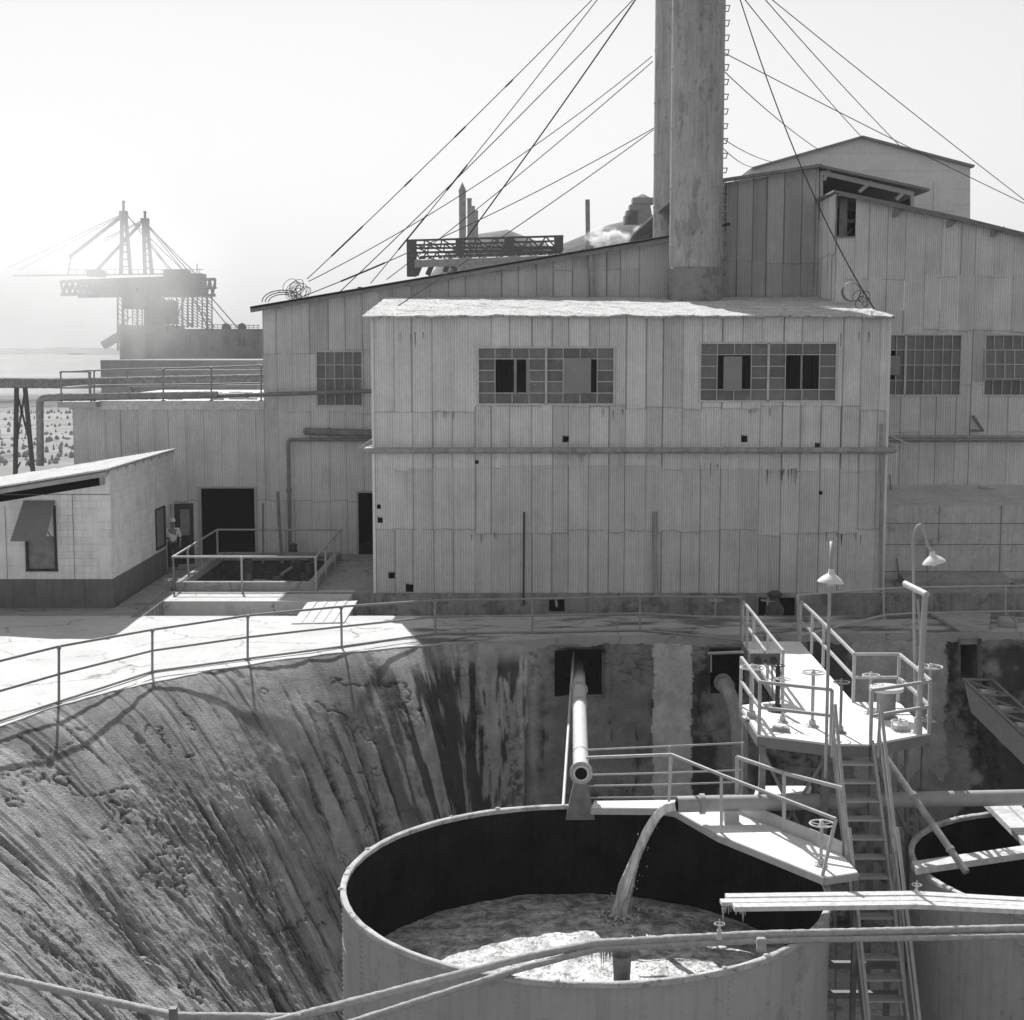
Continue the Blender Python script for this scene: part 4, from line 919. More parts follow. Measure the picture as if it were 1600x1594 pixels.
do = f.build('door', M['dark'], house); g = MB(); g.slab((HX1 + .2, HY1 - .07, 1.1), (HX1 + .5, HY1 + .03, 1.1), (HX1 + .5, HY1 + .03, 2.0), (HX1 + .2, HY1 - .07, 2.0), .06); g.build('door_panel', M['steel'], do)

# plaster joint lines
f = MB()
for px in (113, 7):
    p = V(px, 780, HY0 - .005); f.box((p.x - .008, HY0 - .006, zd), (p.x + .008, HY0 - .002, hz(p.x) - .5))
z = V(60, 773, HY0).z; f.box((HX0, HY0 - .006, z - .01), (HX1, HY0 - .0021, z + .01)); f.build('joint', M['dado'], house)

# ------------------------------------------------------------------ person by the door (one continuous skinned body)
def person(loc, yaw=0):
    e = empty('person', loc, 'person in white shirt, cap and dark trousers standing in the doorway of the white house', 'person')
    J = {'pel': (0, 0, .95, .13, .10), 'bel': (0, 0, 1.1, .13, .10), 'che': (0, 0, 1.32, .16, .11), 'nk': (0, .0, 1.48, .055, .055), 'hd': (0, -.01, 1.60, .082, .095), 'hd2': (0, -.01, 1.68, .07, .085),
         'hl': (.09, 0, .9, .09, .09), 'kl': (.10, -.02, .5, .06, .065), 'al': (.11, .02, .09, .042, .045), 'tl': (.12, -.15, .04, .04, .03),
         'hr': (-.09, 0, .9, .09, .09), 'kr': (-.10, -.03, .5, .06, .065), 'ar': (-.11, .02, .09, .042, .045), 'tr': (-.12, -.15, .04, .04, .03),
         'sl': (.19, 0, 1.40, .06, .06), 'el': (.25, .03, 1.13, .042, .042), 'wl': (.24, -.06, .88, .03, .03), 'fl': (.235, -.08, .78, .022, .035),
         'sr': (-.19, 0, 1.40, .06, .06), 'er': (-.26, -.02, 1.14, .042, .042), 'wr': (-.15, -.2, 1.12, .03, .03), 'fr': (-.08, -.23, 1.14, .022, .03)}
    E = [('pel', 'bel'), ('bel', 'che'), ('che', 'nk'), ('nk', 'hd'), ('hd', 'hd2'), ('pel', 'hl'), ('hl', 'kl'), ('kl', 'al'), ('al', 'tl'), ('pel', 'hr'), ('hr', 'kr'), ('kr', 'ar'), ('ar', 'tr'),
         ('che', 'sl'), ('sl', 'el'), ('el', 'wl'), ('wl', 'fl'), ('che', 'sr'), ('sr', 'er'), ('er', 'wr'), ('wr', 'fr')]
    def skinned(name, keys, edges, grow, m, parent):
        ks = list(keys); me = bpy.data.meshes.new(name); me.from_pydata([J[k][:3] for k in ks], [(ks.index(a), ks.index(b)) for a, b in edges], [])
        o = bpy.data.objects.new(name, me); C.objects.link(o); sk = o.modifiers.new('skin', 'SKIN'); o.modifiers.new('sub', 'SUBSURF').levels = 2
        o.modifiers['sub'].render_levels = 2
        if not me.skin_vertices: me.skin_vertices if False else None
        bm_ = bmesh.new(); bm_.from_mesh(me); lay = bm_.verts.layers.skin.verify(); bm_.verts.ensure_lookup_table()
        for i, k in enumerate(ks): bm_.verts[i][lay].radius = (J[k][3] + grow, J[k][4] + grow)
        bm_.verts[0][lay].use_root = True; bm_.to_mesh(me); bm_.free()
        me.materials.append(m); o.parent = parent; return o
    body = skinned('body', J.keys(), E, 0, M['skin'], e)
    sh = ['pel', 'bel', 'che', 'sl', 'el', 'sr', 'er']; skinned('shirt', sh, [x for x in E if x[0] in sh and x[1] in sh], .018, M['shirt'], e)
    trs = ['pel', 'hl', 'kl', 'al', 'hr', 'kr', 'ar']; skinned('trousers', trs, [x for x in E if x[0] in trs and x[1] in trs], .02, M['trousers'], e)
    c = MB(); c.lathe((0, -.01, 1.68), [(.105, 0), (.108, .03), (.09, .09), (.05, .12), (0, .125)], 14); c.add([(-.08, -.09, 1.69), (.08, -.09, 1.69), (.06, -.19, 1.68), (-.06, -.19, 1.68), (-.08, -.09, 1.70), (.08, -.09, 1.70), (.06, -.19, 1.69), (-.06, -.19, 1.69)], [(3, 2, 1, 0), (4, 5, 6, 7), (2, 3, 7, 6)])
    o = c.build('cap', M['shirt'], None, True); o.parent = e
    e.rotation_euler = (0, 0, yaw)
pp = V(271, 886, 49.2); person((pp.x, 49.2, 0), R(15))

# ------------------------------------------------------------------ tanks
def tank(c, r, ztop, zwater, label, water=True, body='tank'):
    e = empty('open_tank', (c[0], c[1], -7.9), label, 'tank')
    o = (c[0], c[1], 0)
    MB().lathe(o, [(r, -7.9), (r, ztop - .9), (r + .006, ztop - .9), (r + .006, ztop - .84), (r, ztop - .84), (r, ztop)], 128).build('shell', M[body], e, True)
    MB().lathe(o, [(r - .05, ztop), (r - .05, -7.8), (0, -7.8)], 128).build('dark_lining', M['tank_in'], e, True)
    n = 160; P_ = []; prof = [(-.068, -.05), (-.068, .02), (-.04, .035), (.02, .035), (.038, .02), (.038, -.05)]
    mb = MB(); vs = []
    for j in range(n):
        a = 2 * math.pi * j / n
        for (dr_, dz_) in prof:
            rr = r + dr_ * (1 + random.uniform(-.08, .08)); vs.append((c[0] + rr * math.cos(a), c[1] + rr * math.sin(a), ztop + dz_ * (1 + random.uniform(-.12, .12))))
    for q in range(14):                      # crust lumps along the rim
        a = random.uniform(0, 6.283); s = random.uniform(.02, .05); mb.lathe((c[0] + (r + random.uniform(-.03, .03)) * math.cos(a), c[1] + (r + random.uniform(-.03, .03)) * math.sin(a), ztop + .02), [(s * 1.5, 0), (s, s * .8), (0, s)], 6)
    k = len(prof); fs = [(j * k + i, j * k + i + 1, ((j + 1) % n) * k + i + 1, ((j + 1) % n) * k + i) for j in range(n) for i in range(k - 1)]
    mb.add(vs, fs).build('rim', M['rim'], e, True)
    rv = MB()                                # plate seams: rows of rivets
    for a in np.linspace(-math.pi, 0, 9):
        for z in np.arange(-5.5, ztop - .1, .09): rv.lathe((c[0] + (r + .004) * math.cos(a + .1), c[1] + (r + .004) * math.sin(a + .1), z), [(.016, -.01), (.016, .01), (0, .02)], 5)
    rv.build('rivet_seam', M[body], e)['kind'] = 'stuff'
    return e
TC = (1.28, 25.12); TR = 4.27; ZT = -1.9; ZW = -3.76
tank(TC, TR, ZT, ZW, 'large open round tank filled by the falling stream, at the bottom centre')
T2 = G(1695, 1352, ZT); tank((T2.x, T2.y), 3.08, ZT, -5, 'open round tank at the right edge, planks lying across its mouth')
# vertical weld seams and rivets of tank 1
# water
M['water'] = bpy.data.materials.new('water'); mw = M['water']; mw.use_nodes = True; tN = mw.node_tree; N_ = tN.nodes; L2 = tN.links; pb = N_['Principled BSDF']
tc = N_.new('ShaderNodeTexCoord'); n1 = N_.new('ShaderNodeTexNoise'); n1.inputs['Scale'].default_value = 2.6; n1.inputs['Detail'].default_value = 10; n1.inputs['Roughness'].default_value = .78; n1.inputs['Distortion'].default_value = .35
L2.new(tc.outputs['Object'], n1.inputs[0]); mr = N_.new('ShaderNodeMapRange'); mr.inputs[1].default_value = .43; mr.inputs[2].default_value = .60; mr.inputs[3].default_value = .24; mr.inputs[4].default_value = .85
L2.new(n1.outputs[0], mr.inputs[0]); L2.new(mr.outputs[0], pb.inputs['Base Color']); pb.inputs['Roughness'].default_value = .35
n2 = N_.new('ShaderNodeTexNoise'); n2.inputs['Scale'].default_value = 9; n2.inputs['Detail'].default_value = 6; L2.new(tc.outputs['Object'], n2.inputs[0])
bp = N_.new('ShaderNodeBump'); bp.inputs['Strength'].default_value = 1; bp.inputs['Distance'].default_value = .08; L2.new(n2.outputs[0], bp.inputs['Height']); L2.new(bp.outputs[0], pb.inputs['Normal'])
def disc_water(c, r, z):
    nr, na_ = 150, 400; rr = np.linspace(0.02, r - .05, nr); an = np.linspace(0, 2 * np.pi, na_); RR, AA = np.meshgrid(rr, an, indexing='ij')
    Xw = c[0] + RR * np.cos(AA); Yw = c[1] + RR * np.sin(AA)
    dl = np.hypot(Xw - (c[0] + .75 * r * .2), Yw - (c[1] + .65 * r))
    Zw = z + .07 * (fbm(Xw * 2.6, Yw * 2.6, 6, .6) - .5) + .03 * np.sin(dl * 9 + 4 * fbm(Xw, Yw, 3)) * np.exp(-dl * .5)
    AA2 = AA[:, -1]; Zw[:, -1] = Zw[:, 0]
    return struct(grid_obj('water', np.stack([Xw, Yw, Zw], -1)[:, ::-1], np.ones(Xw.shape), M['water']))
disc_water(TC, TR, ZW); disc_water((T2.x, T2.y), 3.08, -5.2)

# ------------------------------------------------------------------ operating platform and bridge
ZD = 0.0
plat = empty('valve_platform', G(1328, 1166, 0), 'steel valve platform with its gangway from the rim, standing over the tanks', 'platform')
poly = [G(1160, 1003), G(1222, 1095), G(1157, 1103), G(1186, 1149), G(1300, 1163), G(1357, 1164), G(1451, 1146), G(1405, 1098), G(1333, 1098), G(1250, 1003)]
polyc = poly[::-1]
polyd = [(p.x, p.y) for p in polyc]
# anticlockwise order from above
MB().prism([(p.x, p.y) for p in [poly[i] for i in (0, 1, 2, 3, 4, 5, 6, 7, 8, 9)]], -.03, .012).build('deck', M['deck'], plat)
fr = MB()
order = [1, 2, 3, 4, 5, 6, 7, 8, 9]
for i in range(len(poly) - 1):
    a_, b_ = poly[i], poly[i + 1]; fr.beam(a_ + Vector((0, 0, -.13)), b_ + Vector((0, 0, -.13)), .06, .2)
for k in range(1, 6): 
    a_ = poly[0].lerp(poly[1], k / 6); b_ = poly[9].lerp(poly[8], k / 6); fr.beam(a_ + Vector((0, 0, -.14)), b_ + Vector((0, 0, -.14)), .06, .16)
fr.build('frame', M['steel_f'] if 'steel_f' in M else M['paint'], plat)
for (px, py) in ((1192, 1150), (1290, 1160), (1365, 1160), (1446, 1147), (1165, 1104), (1400, 1101)):
    p = G(px, py); MB().beam((p.x, p.y, -.2), (p.x, p.y + .1, -7.9), .12, .12).build('leg', M['steel'], plat)
br = MB()
for (a_, b_, c_, d_) in ((1192, 1150, 1290, 1160), (1365, 1160, 1446, 1147), (1290, 1160, 1192, 1150)):
    p = G(a_, b_); q = G(c_, d_); br.beam((p.x, p.y, -.3), (q.x, q.y, -2.6), .06, .06)
br.build('brace', M['steel'], plat)
UP = Vector((0, 0, 1.05))
def prail(label, pix, **k): return railing(label, [G(a, b) for a, b in pix], square=True, r=.034, **k)
prail('left handrail of the gangway leading out to the valve platform', [(1160, 1003), (1167, 1013), (1177, 1027), (1199, 1060), (1222, 1093)], m='paint')
prail('handrail at the outer left corner of the valve platform', [(1157, 1104), (1170, 1124), (1186, 1148), (1240, 1155), (1298, 1162)], posts=(0, 2, 4))
prail('right handrail of the gangway, bending round the back of the valve platform', [(1250, 1003), (1268, 1022), (1286, 1043), (1333, 1098), (1403, 1098), (1427, 1121), (1451, 1146)], posts=(0, 1, 2, 3, 4, 6))
prail('handrail at the front right of the valve platform, beside the stair head', [(1449, 1147), (1404, 1155), (1360, 1163)], posts=(2,))
# valves on the deck
def dvalve(wx, wy, dia_px, fx, fy, label, m='paint_white', stemm=.03, z=0):
    f_ = G(fx, fy, z); return valve(wx, wy, f_.y, dia_px / FPX * (f_.y + .8), z, label, m=m, stemr=stemm)
dvalve(1175, 1043, 36, 1175, 1122, 'handwheel on a dark post at the outer left corner of the platform', stemm=.045)
dvalve(1271, 1051, 34, 1270, 1136, 'largest handwheel on the open deck, on a pale stem with a wide foot', stemm=.035)
dvalve(1315, 1066, 25, 1315, 1146, 'small handwheel on a thin dark stem beside the stair head', m='steel')
dvalve(1224, 1061, 22, 1225, 1129, 'low handwheel behind the front left handrail of the platform', m='paint_white')
dvalve(1361, 1055, 26, 1361, 1116, 'handwheel just behind the round-topped drum', m='paint_white')
dvalve(1454, 1042, 36, 1450, 1128, 'handwheel at the right end of the platform, by the bent davit post')
dvalve(1216, 1040, 20, 1214, 1112, 'dark stemmed valve under the box on the gangway rail', m='dark', stemm=.05)
p = G(1384, 1122); dr_ = empty('drum', p, 'round-topped drum with a wide pale disc lid on the platform', 'drum')
MB().lathe(p, [(0, 0), (.24, 0), (.24, .03), (.19, .05), (.19, .58), (0, .58)], 32).build('barrel', M['steel'], dr_, True)
MB().lathe(p + Vector((0, 0, .58)), [(0, 0), (.34, 0), (.35, .03), (.34, .07), (.2, .09), (0, .09)], 40).build('lid', M['paint_white'], dr_, True)
p = G(1406, 1141); gb = empty('gear_housing', p, 'squat gear housing with a handwheel lying flat on it, front right of the deck', 'valve')
MB().lathe(p, [(0, 0), (.21, 0), (.21, .02), (.17, .03), (.17, .12), (.12, .15), (0, .15)], 24).build('body', M['paint'], gb, True); handwheel(gb, p + Vector((0, 0, .18)), .34, 'paint_white')
p = G(1219, 1143); m = MB(); m.prism([(p.x - .16, p.y - .02), (p.x + .16, p.y - .16), (p.x + .17, p.y + .02), (p.x - .1, p.y + .12)], .012, .10); tag(m.build('concrete_block', M['yard']), 'wedge-shaped block lying at the front left of the platform deck', 'block')
p = V(1194, 1028, 31.0); m = MB(); pb_ = empty('float_box', p, 'rough brown-looking double box hung on the left gangway rail', 'box')
for s in (-1, 1): MB().box((p.x + s * .17 - .155, 30.8, p.z - .12), (p.x + s * .17 + .155, 31.2, p.z + .14)).build('housing', M['wood_d'] if 'wood_d' in M else M['steel'], pb_, False, .03); MB().lathe((p.x + s * .17, 30.78, p.z - .02), [(0, 0), (.08, 0), (.08, .04), (0, .04)], 14, M3=Matrix.Rotation(R(90), 3, 'X')).build('pulley', M['dark'], pb_)
m = MB(); m.tube([(p.x - .1, 31, p.z - .12), (p.x - .05, 31, -.0)], .02, 6); m.tube([(p.x + .17, 31, p.z - .12), (p.x + .2, 31, 0)], .02, 6); m.build('leg', M['steel'], pb_)

# lamps
def lamp(foot, top_px, shade_c, label, arc):
    e = empty('lamp_post', foot, label, 'lamp')
    MB().tube([foot] + arc, .032, 8).build('pole', M['steel_p'], e, True)
    c = Vector(shade_c)
    tilt = Matrix.Rotation(R(-12 if abs(arc[-1].x - foot.x) > .2 else 4), 3, 'Y')
    MB().lathe(c, [(.05, .20), (.06, .12), (.10, .09), (.18, .03), (.235, -.03), (.24, -.045), (.225, -.04), (.17, .015), (.09, .06), (0, .08)], 32, M3=tilt).build('lamp_shade', M['enamel'], e, True)
    MB().lathe(c, [(0, -.12), (.045, -.11), (.06, -.07), (.045, -.02), (.03, .04), (0, .05)], 16, M3=tilt).build('bulb', M['bulb'], e, True)
    return e
M['steel_p'] = mat('steel_p', .40, .15, 6, .6)
f_ = G(1291, 1167); f_.z = -.6; yv = f_.y + .03; zt_ = V(1297, 842, yv).z; sc_ = V(1298, 906, yv - .75)
arc = [Vector((f_.x, yv, zt_ - .5))] + [Vector((f_.x + (sc_.x - f_.x) * t_, yv - .75 * t_, zt_ - .35 + .35 * math.sin(math.pi * t_) ** .7 - (.05 * t_))) for t_ in np.linspace(0.05, 1, 9)] + [sc_ + Vector((0, 0, .15))]
lamp(f_, None, sc_, 'gooseneck lamp seen end-on at the platform front, white enamel shade below its arc', arc)
f2 = G(1431, 1112); f2.z = -.3; y2_ = f2.y; top2 = V(1427, 862, y2_); sc2 = V(1459, 876, y2_)
arc = [top2] + [V(lerp(1426, 1450, (1 - math.cos(a)) / 2), 862 - 42 * math.sin(a) ** .85 + (0 if a < 1.57 else 8 * (a - 1.57)), y2_) for a in np.linspace(.15, 2.7, 10)] + [sc2 + Vector((-.02, 0, .15))]
lamp(f2, None, sc2, 'gooseneck lamp with its arc in profile and tilted white shade, right of the other lamp', arc)
dv = empty('davit_post', G(1434, 1147), 'thick pipe davit leaning at the right end of the platform, short arm on top', 'davit')
d0 = G(1434, 1147); d1 = V(1446, 928, d0.y + .1); d2 = V(1414, 912, d0.y + .9)
MB().tube([d0, d0.lerp(d1, .12)], .085, 14).build('socket', M['paint'], dv, True); MB().tube([d0, d1], .058, 14).build('post', M['paint'], dv, True); MB().tube([d1 + (d1 - d2).normalized() * .05, d2], .062, 14).build('arm', M['paint_white'], dv, True); MB().tube([V(1434, 937, d0.y + .4), V(1440, 1010, d0.y + .1)], .025, 8).build('brace', M['paint'], dv, True)

# ------------------------------------------------------------------ steep stair
SX = 6.50; W_ = .34
stair = empty('steel_stair', (SX, 27.1, 0), 'steep open-tread stair dropping from the valve platform between the two tanks', 'stairs')
dY, dZ = -.21, -.292; NS = 16; y0s, z0s = 27.05, -.30
tread = MB().box((SX - W_, y0s - .13, z0s - .03), (SX + W_, y0s + .13, z0s)).build('tread', M['paint'], stair)
for k in range(1, NS):
    t2 = tread.copy(); C.objects.link(t2); t2.location = (tread.location[0], tread.location[1] + dY * k, tread.location[2] + dZ * k)
for s in (-1, 1):
    MB().beam((SX + s * (W_ + .03), y0s + .25, z0s + .32), (SX + s * (W_ + .03), y0s + dY * NS, z0s + dZ * NS), .05, .22, up=(0, 0, 1)).build('stringer', M['paint'], stair)
for s in (-1, 1):
    for (a, b, lab) in ((0, 6.2, 'upper'), (6.6, NS - .2, 'lower')):
        r_ = MB(); x_ = SX + s * (W_ + .09)
        P0 = Vector((x_, y0s + dY * a - .0, z0s + dZ * a + .1)); P1 = Vector((x_, y0s + dY * b, z0s + dZ * b + .1)); up_ = Vector((0, -.12, 1.0))
        r_.beam(P0 + up_ * 1.05, P1 + up_ * .75, .055, .055); r_.beam(P1, P1 + up_ * .75, .05, .05); r_.beam(P0, P0 + up_ * 1.05, .05, .05); r_.beam(P0 + up_ * .55, P1 + up_ * .35, .035, .035)
        r_.build('handrail', M['paint'], stair)

# ------------------------------------------------------------------ lower walkway around the tank
ZK = -1.6
g2 = lambda a, b: G(a, b, ZK)
lw = empty('tank_walkway', g2(1122, 1304), 'low steel walkway along the back of the large tank, running down to the stair', 'walkway')
polyL = [g2(930, 1251), g2(925, 1262), g2(1050, 1263), g2(1122, 1304), g2(1288, 1371), g2(1340, 1363), g2(1316, 1337), g2(1135, 1262), g2(1062, 1250)]
MB().prism([(p.x, p.y) for p in polyL], ZK - .04, ZK + .005).build('deck', M['deck'], lw)
fr = MB()
for i in (0, 1, 2, 3, 4): fr.beam(polyL[i] + Vector((0, 0, -.07)), polyL[i + 1] + Vector((0, 0, -.07)), .05, .13)
fr.build('frame', M['paint'], lw)
tp = MB(); tp.beam(polyL[7] + Vector((0, 0, .12)), polyL[6] + Vector((0, 0, .12)), .02, .28); tp.build('toe_plate', M['paint'], lw)
for (px, py) in ((1338, 1358),):
    p = g2(px, py); MB().beam((p.x, p.y, ZK - .1), (p.x, p.y, -7.9), .09, .09).build('leg', M['steel'], lw)
railing('near handrail of the low tank walkway, bending down past the falling stream', [g2(916, 1262), g2(1045, 1260), g2(1127, 1302), g2(1285, 1368)], tops=[V(916, 1184, 28.55), V(1049, 1179, g2(1045, 1260).y), V(1127, 1211, g2(1127, 1302).y), V(1306, 1280, g2(1285, 1368).y)], square=True, hs=(1.0,), r=.03, posts=(1, 2, 3), m='paint')
railing('far handrail of the low tank walkway, four thin rails reaching the platform', [V(918, 1250, 29.2), V(1046, 1249, 29.3), V(1160, 1246, 29.6)], tops=[V(916, 1172, 29.2), V(1046, 1166, 29.3), V(1160, 1161, 29.6)], hs=(1.0, .5, .28, .04), r=.02, posts=(1, 2))
railing('handrail running from the platform post down to the stair, behind the big pipe', [G(1152, 1262, -1.6), G(1225, 1300, -1.6), G(1316, 1322, -1.6)], tops=[V(1152, 1183, G(1152, 1262, -1.6).y), V(1225, 1208, G(1225, 1300, -1.6).y), V(1318, 1232, G(1316, 1322, -1.6).y)], square=True, hs=(1.0,), r=.036, posts=(0, 1))
p = G(1284, 1362, -1.6); valve(1284, 1287, p.y + .3, .42, -1.6, 'handwheel at the bottom end of the tank walkway, next to the stair', m='paint_white', stemr=.03)
m = MB(); m.slab(G(1178, 1244, -1.55), G(1262, 1244, -1.55), G(1268, 1228, -1.55), G(1182, 1228, -1.55), .06); tag(m.build('landing_plate', M['deck']), 'small sunlit landing plate below the valve platform', 'landing')

# ------------------------------------------------------------------ large pipes of the pit
zP = -1.22; q0 = G(1058, 1257, zP); q1 = G(2500, 1228, zP); dP = (q1 - q0).normalized()
bp_ = pipe('outfall_pipe', [q0, q1], .155, 'large horizontal pipe pouring the stream into the tank, running off to the right', m='pipe_l' if 'pipe_l' in M else 'pipe', n=24, flanges=[(.026, .20, .045)])
MB().tube([q0 - dP * .004, q0 - dP * .002], .13, 24).build('bore', M['black'], bp_)
m = MB(); p = q0 + dP * 1.05; m.box((p.x - .14, p.y - .15, ZK), (p.x + .14, p.y + .15, zP - .1)); tag(m.build('pipe_saddle', M['paint']), 'block saddle carrying the large pipe on the walkway', 'support')
# stream
land = G(968, 1432, ZW); m = MB(); k = 26; pts = []; rs_ = []
v0 = q0 + Vector((-.02, 0, -.03))
for i in range(k):
    t_ = i / (k - 1); pts.append(Vector((lerp(v0.x, land.x, t_ ** .62 if t_ > 0 else 0), lerp(v0.y, land.y, t_), lerp(v0.z, ZW, t_ ** 1.35)))); rs_.append(.105 - .035 * math.sin(math.pi * min(1, t_ * 1.3)) + .07 * t_ ** 3)
NA = 22; vs = []
for i, (p, r_) in enumerate(zip(pts, rs_)):
    tg = (pts[min(i + 1, k - 1)] - pts[max(i - 1, 0)]).normalized(); u = tg.cross(Vector((0, 1, 0))).normalized(); v_ = tg.cross(u)
    for j in range(NA):
        a = 2 * math.pi * j / NA; rr = r_ * (1 + .38 * (float(vn(np.array(j * .8), np.array(i * .12 + 9))) - .5) * min(1, i / 4) * 2 + random.uniform(-.22, .22) * (i / k) ** 2)
        vs.append(p + (u * math.cos(a) + v_ * math.sin(a)) * float(rr))
m.add(vs, [(i * NA + j, i * NA + (j + 1) % NA, (i + 1) * NA + (j + 1) % NA, (i + 1) * NA + j) for i in range(k - 1) for j in range(NA)])
M['stream'] = mat('stream', .66, .35, 5, .25, bump=.8, bscale=9, spec=.6, stretch=(2, 2, .35))

for j in range(90):
    t_ = random.random() ** .45; q = pts[min(k - 1, int(t_ * (k - 1)))]; s = random.uniform(.005, .013) ; sp_ = .06 + .12 * t_ ** 2
    m.lathe((q.x + random.gauss(0, sp_), q.y + random.gauss(0, sp_), q.z + random.gauss(0, .08)), [(0, -s * 2), (s, 0), (0, s * 2)], 5)
tag(m.build('falling_water', M['stream'], None, True), 'muddy stream arcing from the large pipe into the tank', 'water')
m = MB(); c = land
for j in range(260):
    a = random.uniform(0, 6.28); r_ = abs(random.gauss(0, .30)); s = random.uniform(.012, .045); m.lathe((c.x + r_ * math.cos(a), c.y + r_ * math.sin(a), ZW - .02 + random.uniform(0, .16) * math.exp(-r_ * 2)), [(0, -s), (s, 0), (0, s)], 6)
tag(m.build('splash', M['stream'], None, True), 'foaming splash where the falling stream meets the tank water', 'splash', kind='stuff')
# discharge pipe out of the wall niche
e0 = V(904, 1040, 39.2); e1 = G(908, 1209, -1.08); ee = empty('discharge_pipe', e1, 'flanged white pipe coming out of the wall opening toward the tank, round mouth open', 'pipe')
ddir = (e1 - e0).normalized()
MB().tube([e0, e1], .165, 28).build('tube', M['paint_white'], ee, True)
MB().tube([e1 + ddir * .001, e1 + ddir * .004], .125, 24).build('bore', M['black'], ee)
for t_, rr in ((.28, .22), (.43, .2), (.86, .175), (.993, .235)):
    c = e0.lerp(e1, t_); fb = MB().tube([c - ddir * .03, c + ddir * .03], rr, 24).build('flange', M['paint'], ee, True)
    b = MB(); u = ddir.cross(Vector((0, 0, 1))).normalized(); v_ = ddir.cross(u)
    for j in range(12): a = j * math.pi / 6; pc = c + (u * math.cos(a) + v_ * math.sin(a)) * (rr - .03); b.tube([pc - ddir * .05, pc + ddir * .05], .013, 6)
    b.build('bolt', M['paint_white'], fb)
m = MB(); b0 = e1 + Vector((0, .15, -.15)); m.add([tuple(b0 + Vector((-.12, 0, 0))), tuple(b0 + Vector((.12, 0, 0))), tuple(b0 + Vector((.3, .1, -.9))), tuple(b0 + Vector((-.3, .1, -.9))), tuple(b0 + Vector((-.12, .15, 0))), tuple(b0 + Vector((.12, .15, 0))), tuple(b0 + Vector((.3, .25, -.9))), tuple(b0 + Vector((-.3, .25, -.9)))], [(0, 3, 2, 1), (4, 5, 6, 7), (0, 4, 7, 3), (1, 2, 6, 5), (0, 1, 5, 4)])
m.build('stand', M['steel'], ee)
m = MB().tube([V(896, 1020, 38.6), V(892, 1080, 36.5), V(880, 1260, 29.3)], .035, 8); tag(m.build('conduit', M['paint_white'], None, True), 'thin white rod beside the flanged pipe, ending at the tank rim', 'rod')
# riser in right-hand opening
pipe('riser_pipe', [V(1129, 1066, 37.9), V(1137, 1075, 36.4), V(1150, 1110, 35.9), V(1160, 1280, 35.6)], .17, 'capped pipe bending down out of the opening behind the platform', m='pipe', flanges=[(.02, .24, .05), (.22, .22, .06)], n=18)
m = MB(); m.tube([V(1108, 1021, 37), V(1160, 1019, 35.5)], .04, 8); m.tube([V(1111, 1022, 37), V(1111, 1050, 37)], .02, 6); tag(m.build('level_gauge', M['paint'], None, True), 'short horizontal arm in front of the right wall opening', 'arm')
# inclined pole across right tank
i0 = V(1384, 1184, 27.0); i1 = G(1510, 1363, -1.7)
pl = MB().tube([i0, i1], .065, 12).build('slanting_pipe', M['pipe'], None, True); tag(pl, 'slanting white pipe propped from below the platform onto the right tank', 'pipe')
MB().tube([i0.lerp(i1, .33), i0.lerp(i1, .36)], .09, 10).build('coupling', M['paint'], pl, True); MB().tube([i0.lerp(i1, .8), i0.lerp(i1, .82)], .08, 10).build('coupling', M['paint'], pl, True)
# posts below between the tanks
for (px, y0_, y1_, r_, lab) in ((1343, 1180, 1594, .03, None), (1306, 1400, 1594, .025, 'thin rod standing between the big tank and the stair'), (1417, 1150, 1400, .05, 'dark post below the right end of the platform')):
    if lab: pipe('standing_post', [V(px, y0_, 27.8), V(px - 2, 1700, 27.8)], r_, lab, cat='post', m='steel')
m = MB()
for z in (-4.3, -4.9): m.box((4.9, 27.0, z - .06), (7.6, 27.12, z + .06))
tag(m.build('cross_beam', M['steel']), 'pair of cross beams low behind the stair', 'beam')
m = MB(); m.beam(G(1394, 1335, -1.7), (6.95, 23.9, -6.8), .1, .07); m.beam(G(1399, 1337, -1.7), (7.05, 23.9, -6.8), .04, .04); tag(m.build('steel_channel', M['paint']), 'long steel channel standing beside the stair on its right', 'channel')

# right tank: planks and concrete beams
m = MB(); 
for (a, b, c, d_) in (((1424, 1346), (2010, 1262), (2010, 1273), (1432, 1357)),): m.slab(G(*a, -1.72), G(d_[0], d_[1], -1.72), G(*c, -1.72), G(*b, -1.72), .12)
tag(m.build('crusted_plank', M['crust']), 'crusted plank lying across the mouth of the right tank', 'plank')
m = MB(); m.slab(G(1537, 1251, -1.72), G(1604, 1319, -1.72), G(1650, 1312, -1.72), G(1582, 1246, -1.72), .12); m.slab(G(1570, 1252, -1.66), G(1630, 1310, -1.66), G(1640, 1304, -1.66), G(1580, 1250, -1.66), .1)
tag(m.build('crusted_beam', M['crust']), 'broad crusted beam running back over the far side of the right tank', 'beam')
# inclined trough at right
tr_ = empty('inclined_trough', V(1505, 1062, 37.6), 'inclined trough with cross-braced top and rollers, slanting down at the right border', 'conveyor')
n0t, n1t = V(1505, 1061, 37.3), V(1800, 1335, 29.5); n0b, n1b = V(1517, 1113, 37.0), V(1800, 1392, 29.5)
f0t = V(1549, 1062, 37.9); f1t = n1t + (f0t - n0t) * 1.0
MB().slab(n0b, n1b, n1t, n0t, .03).build('side_plate', M['paint'], tr_)
MB().slab(f0t + (n0b - n0t), f1t + (n0b - n0t), f1t, f0t, .03).build('side_plate', M['steel'], tr_)
m = MB(); m.beam(n0t, n1t, .07, .07); m.beam(f0t, f1t, .07, .07)
for k in range(9):
    a, b = n0t.lerp(n1t, k / 9), f0t.lerp(f1t, k / 9); m.beam(a, b, .06, .05); m.beam(a, f0t.lerp(f1t, (k + 1) / 9), .05, .04)
m.build('bracing', M['steel'], tr_)
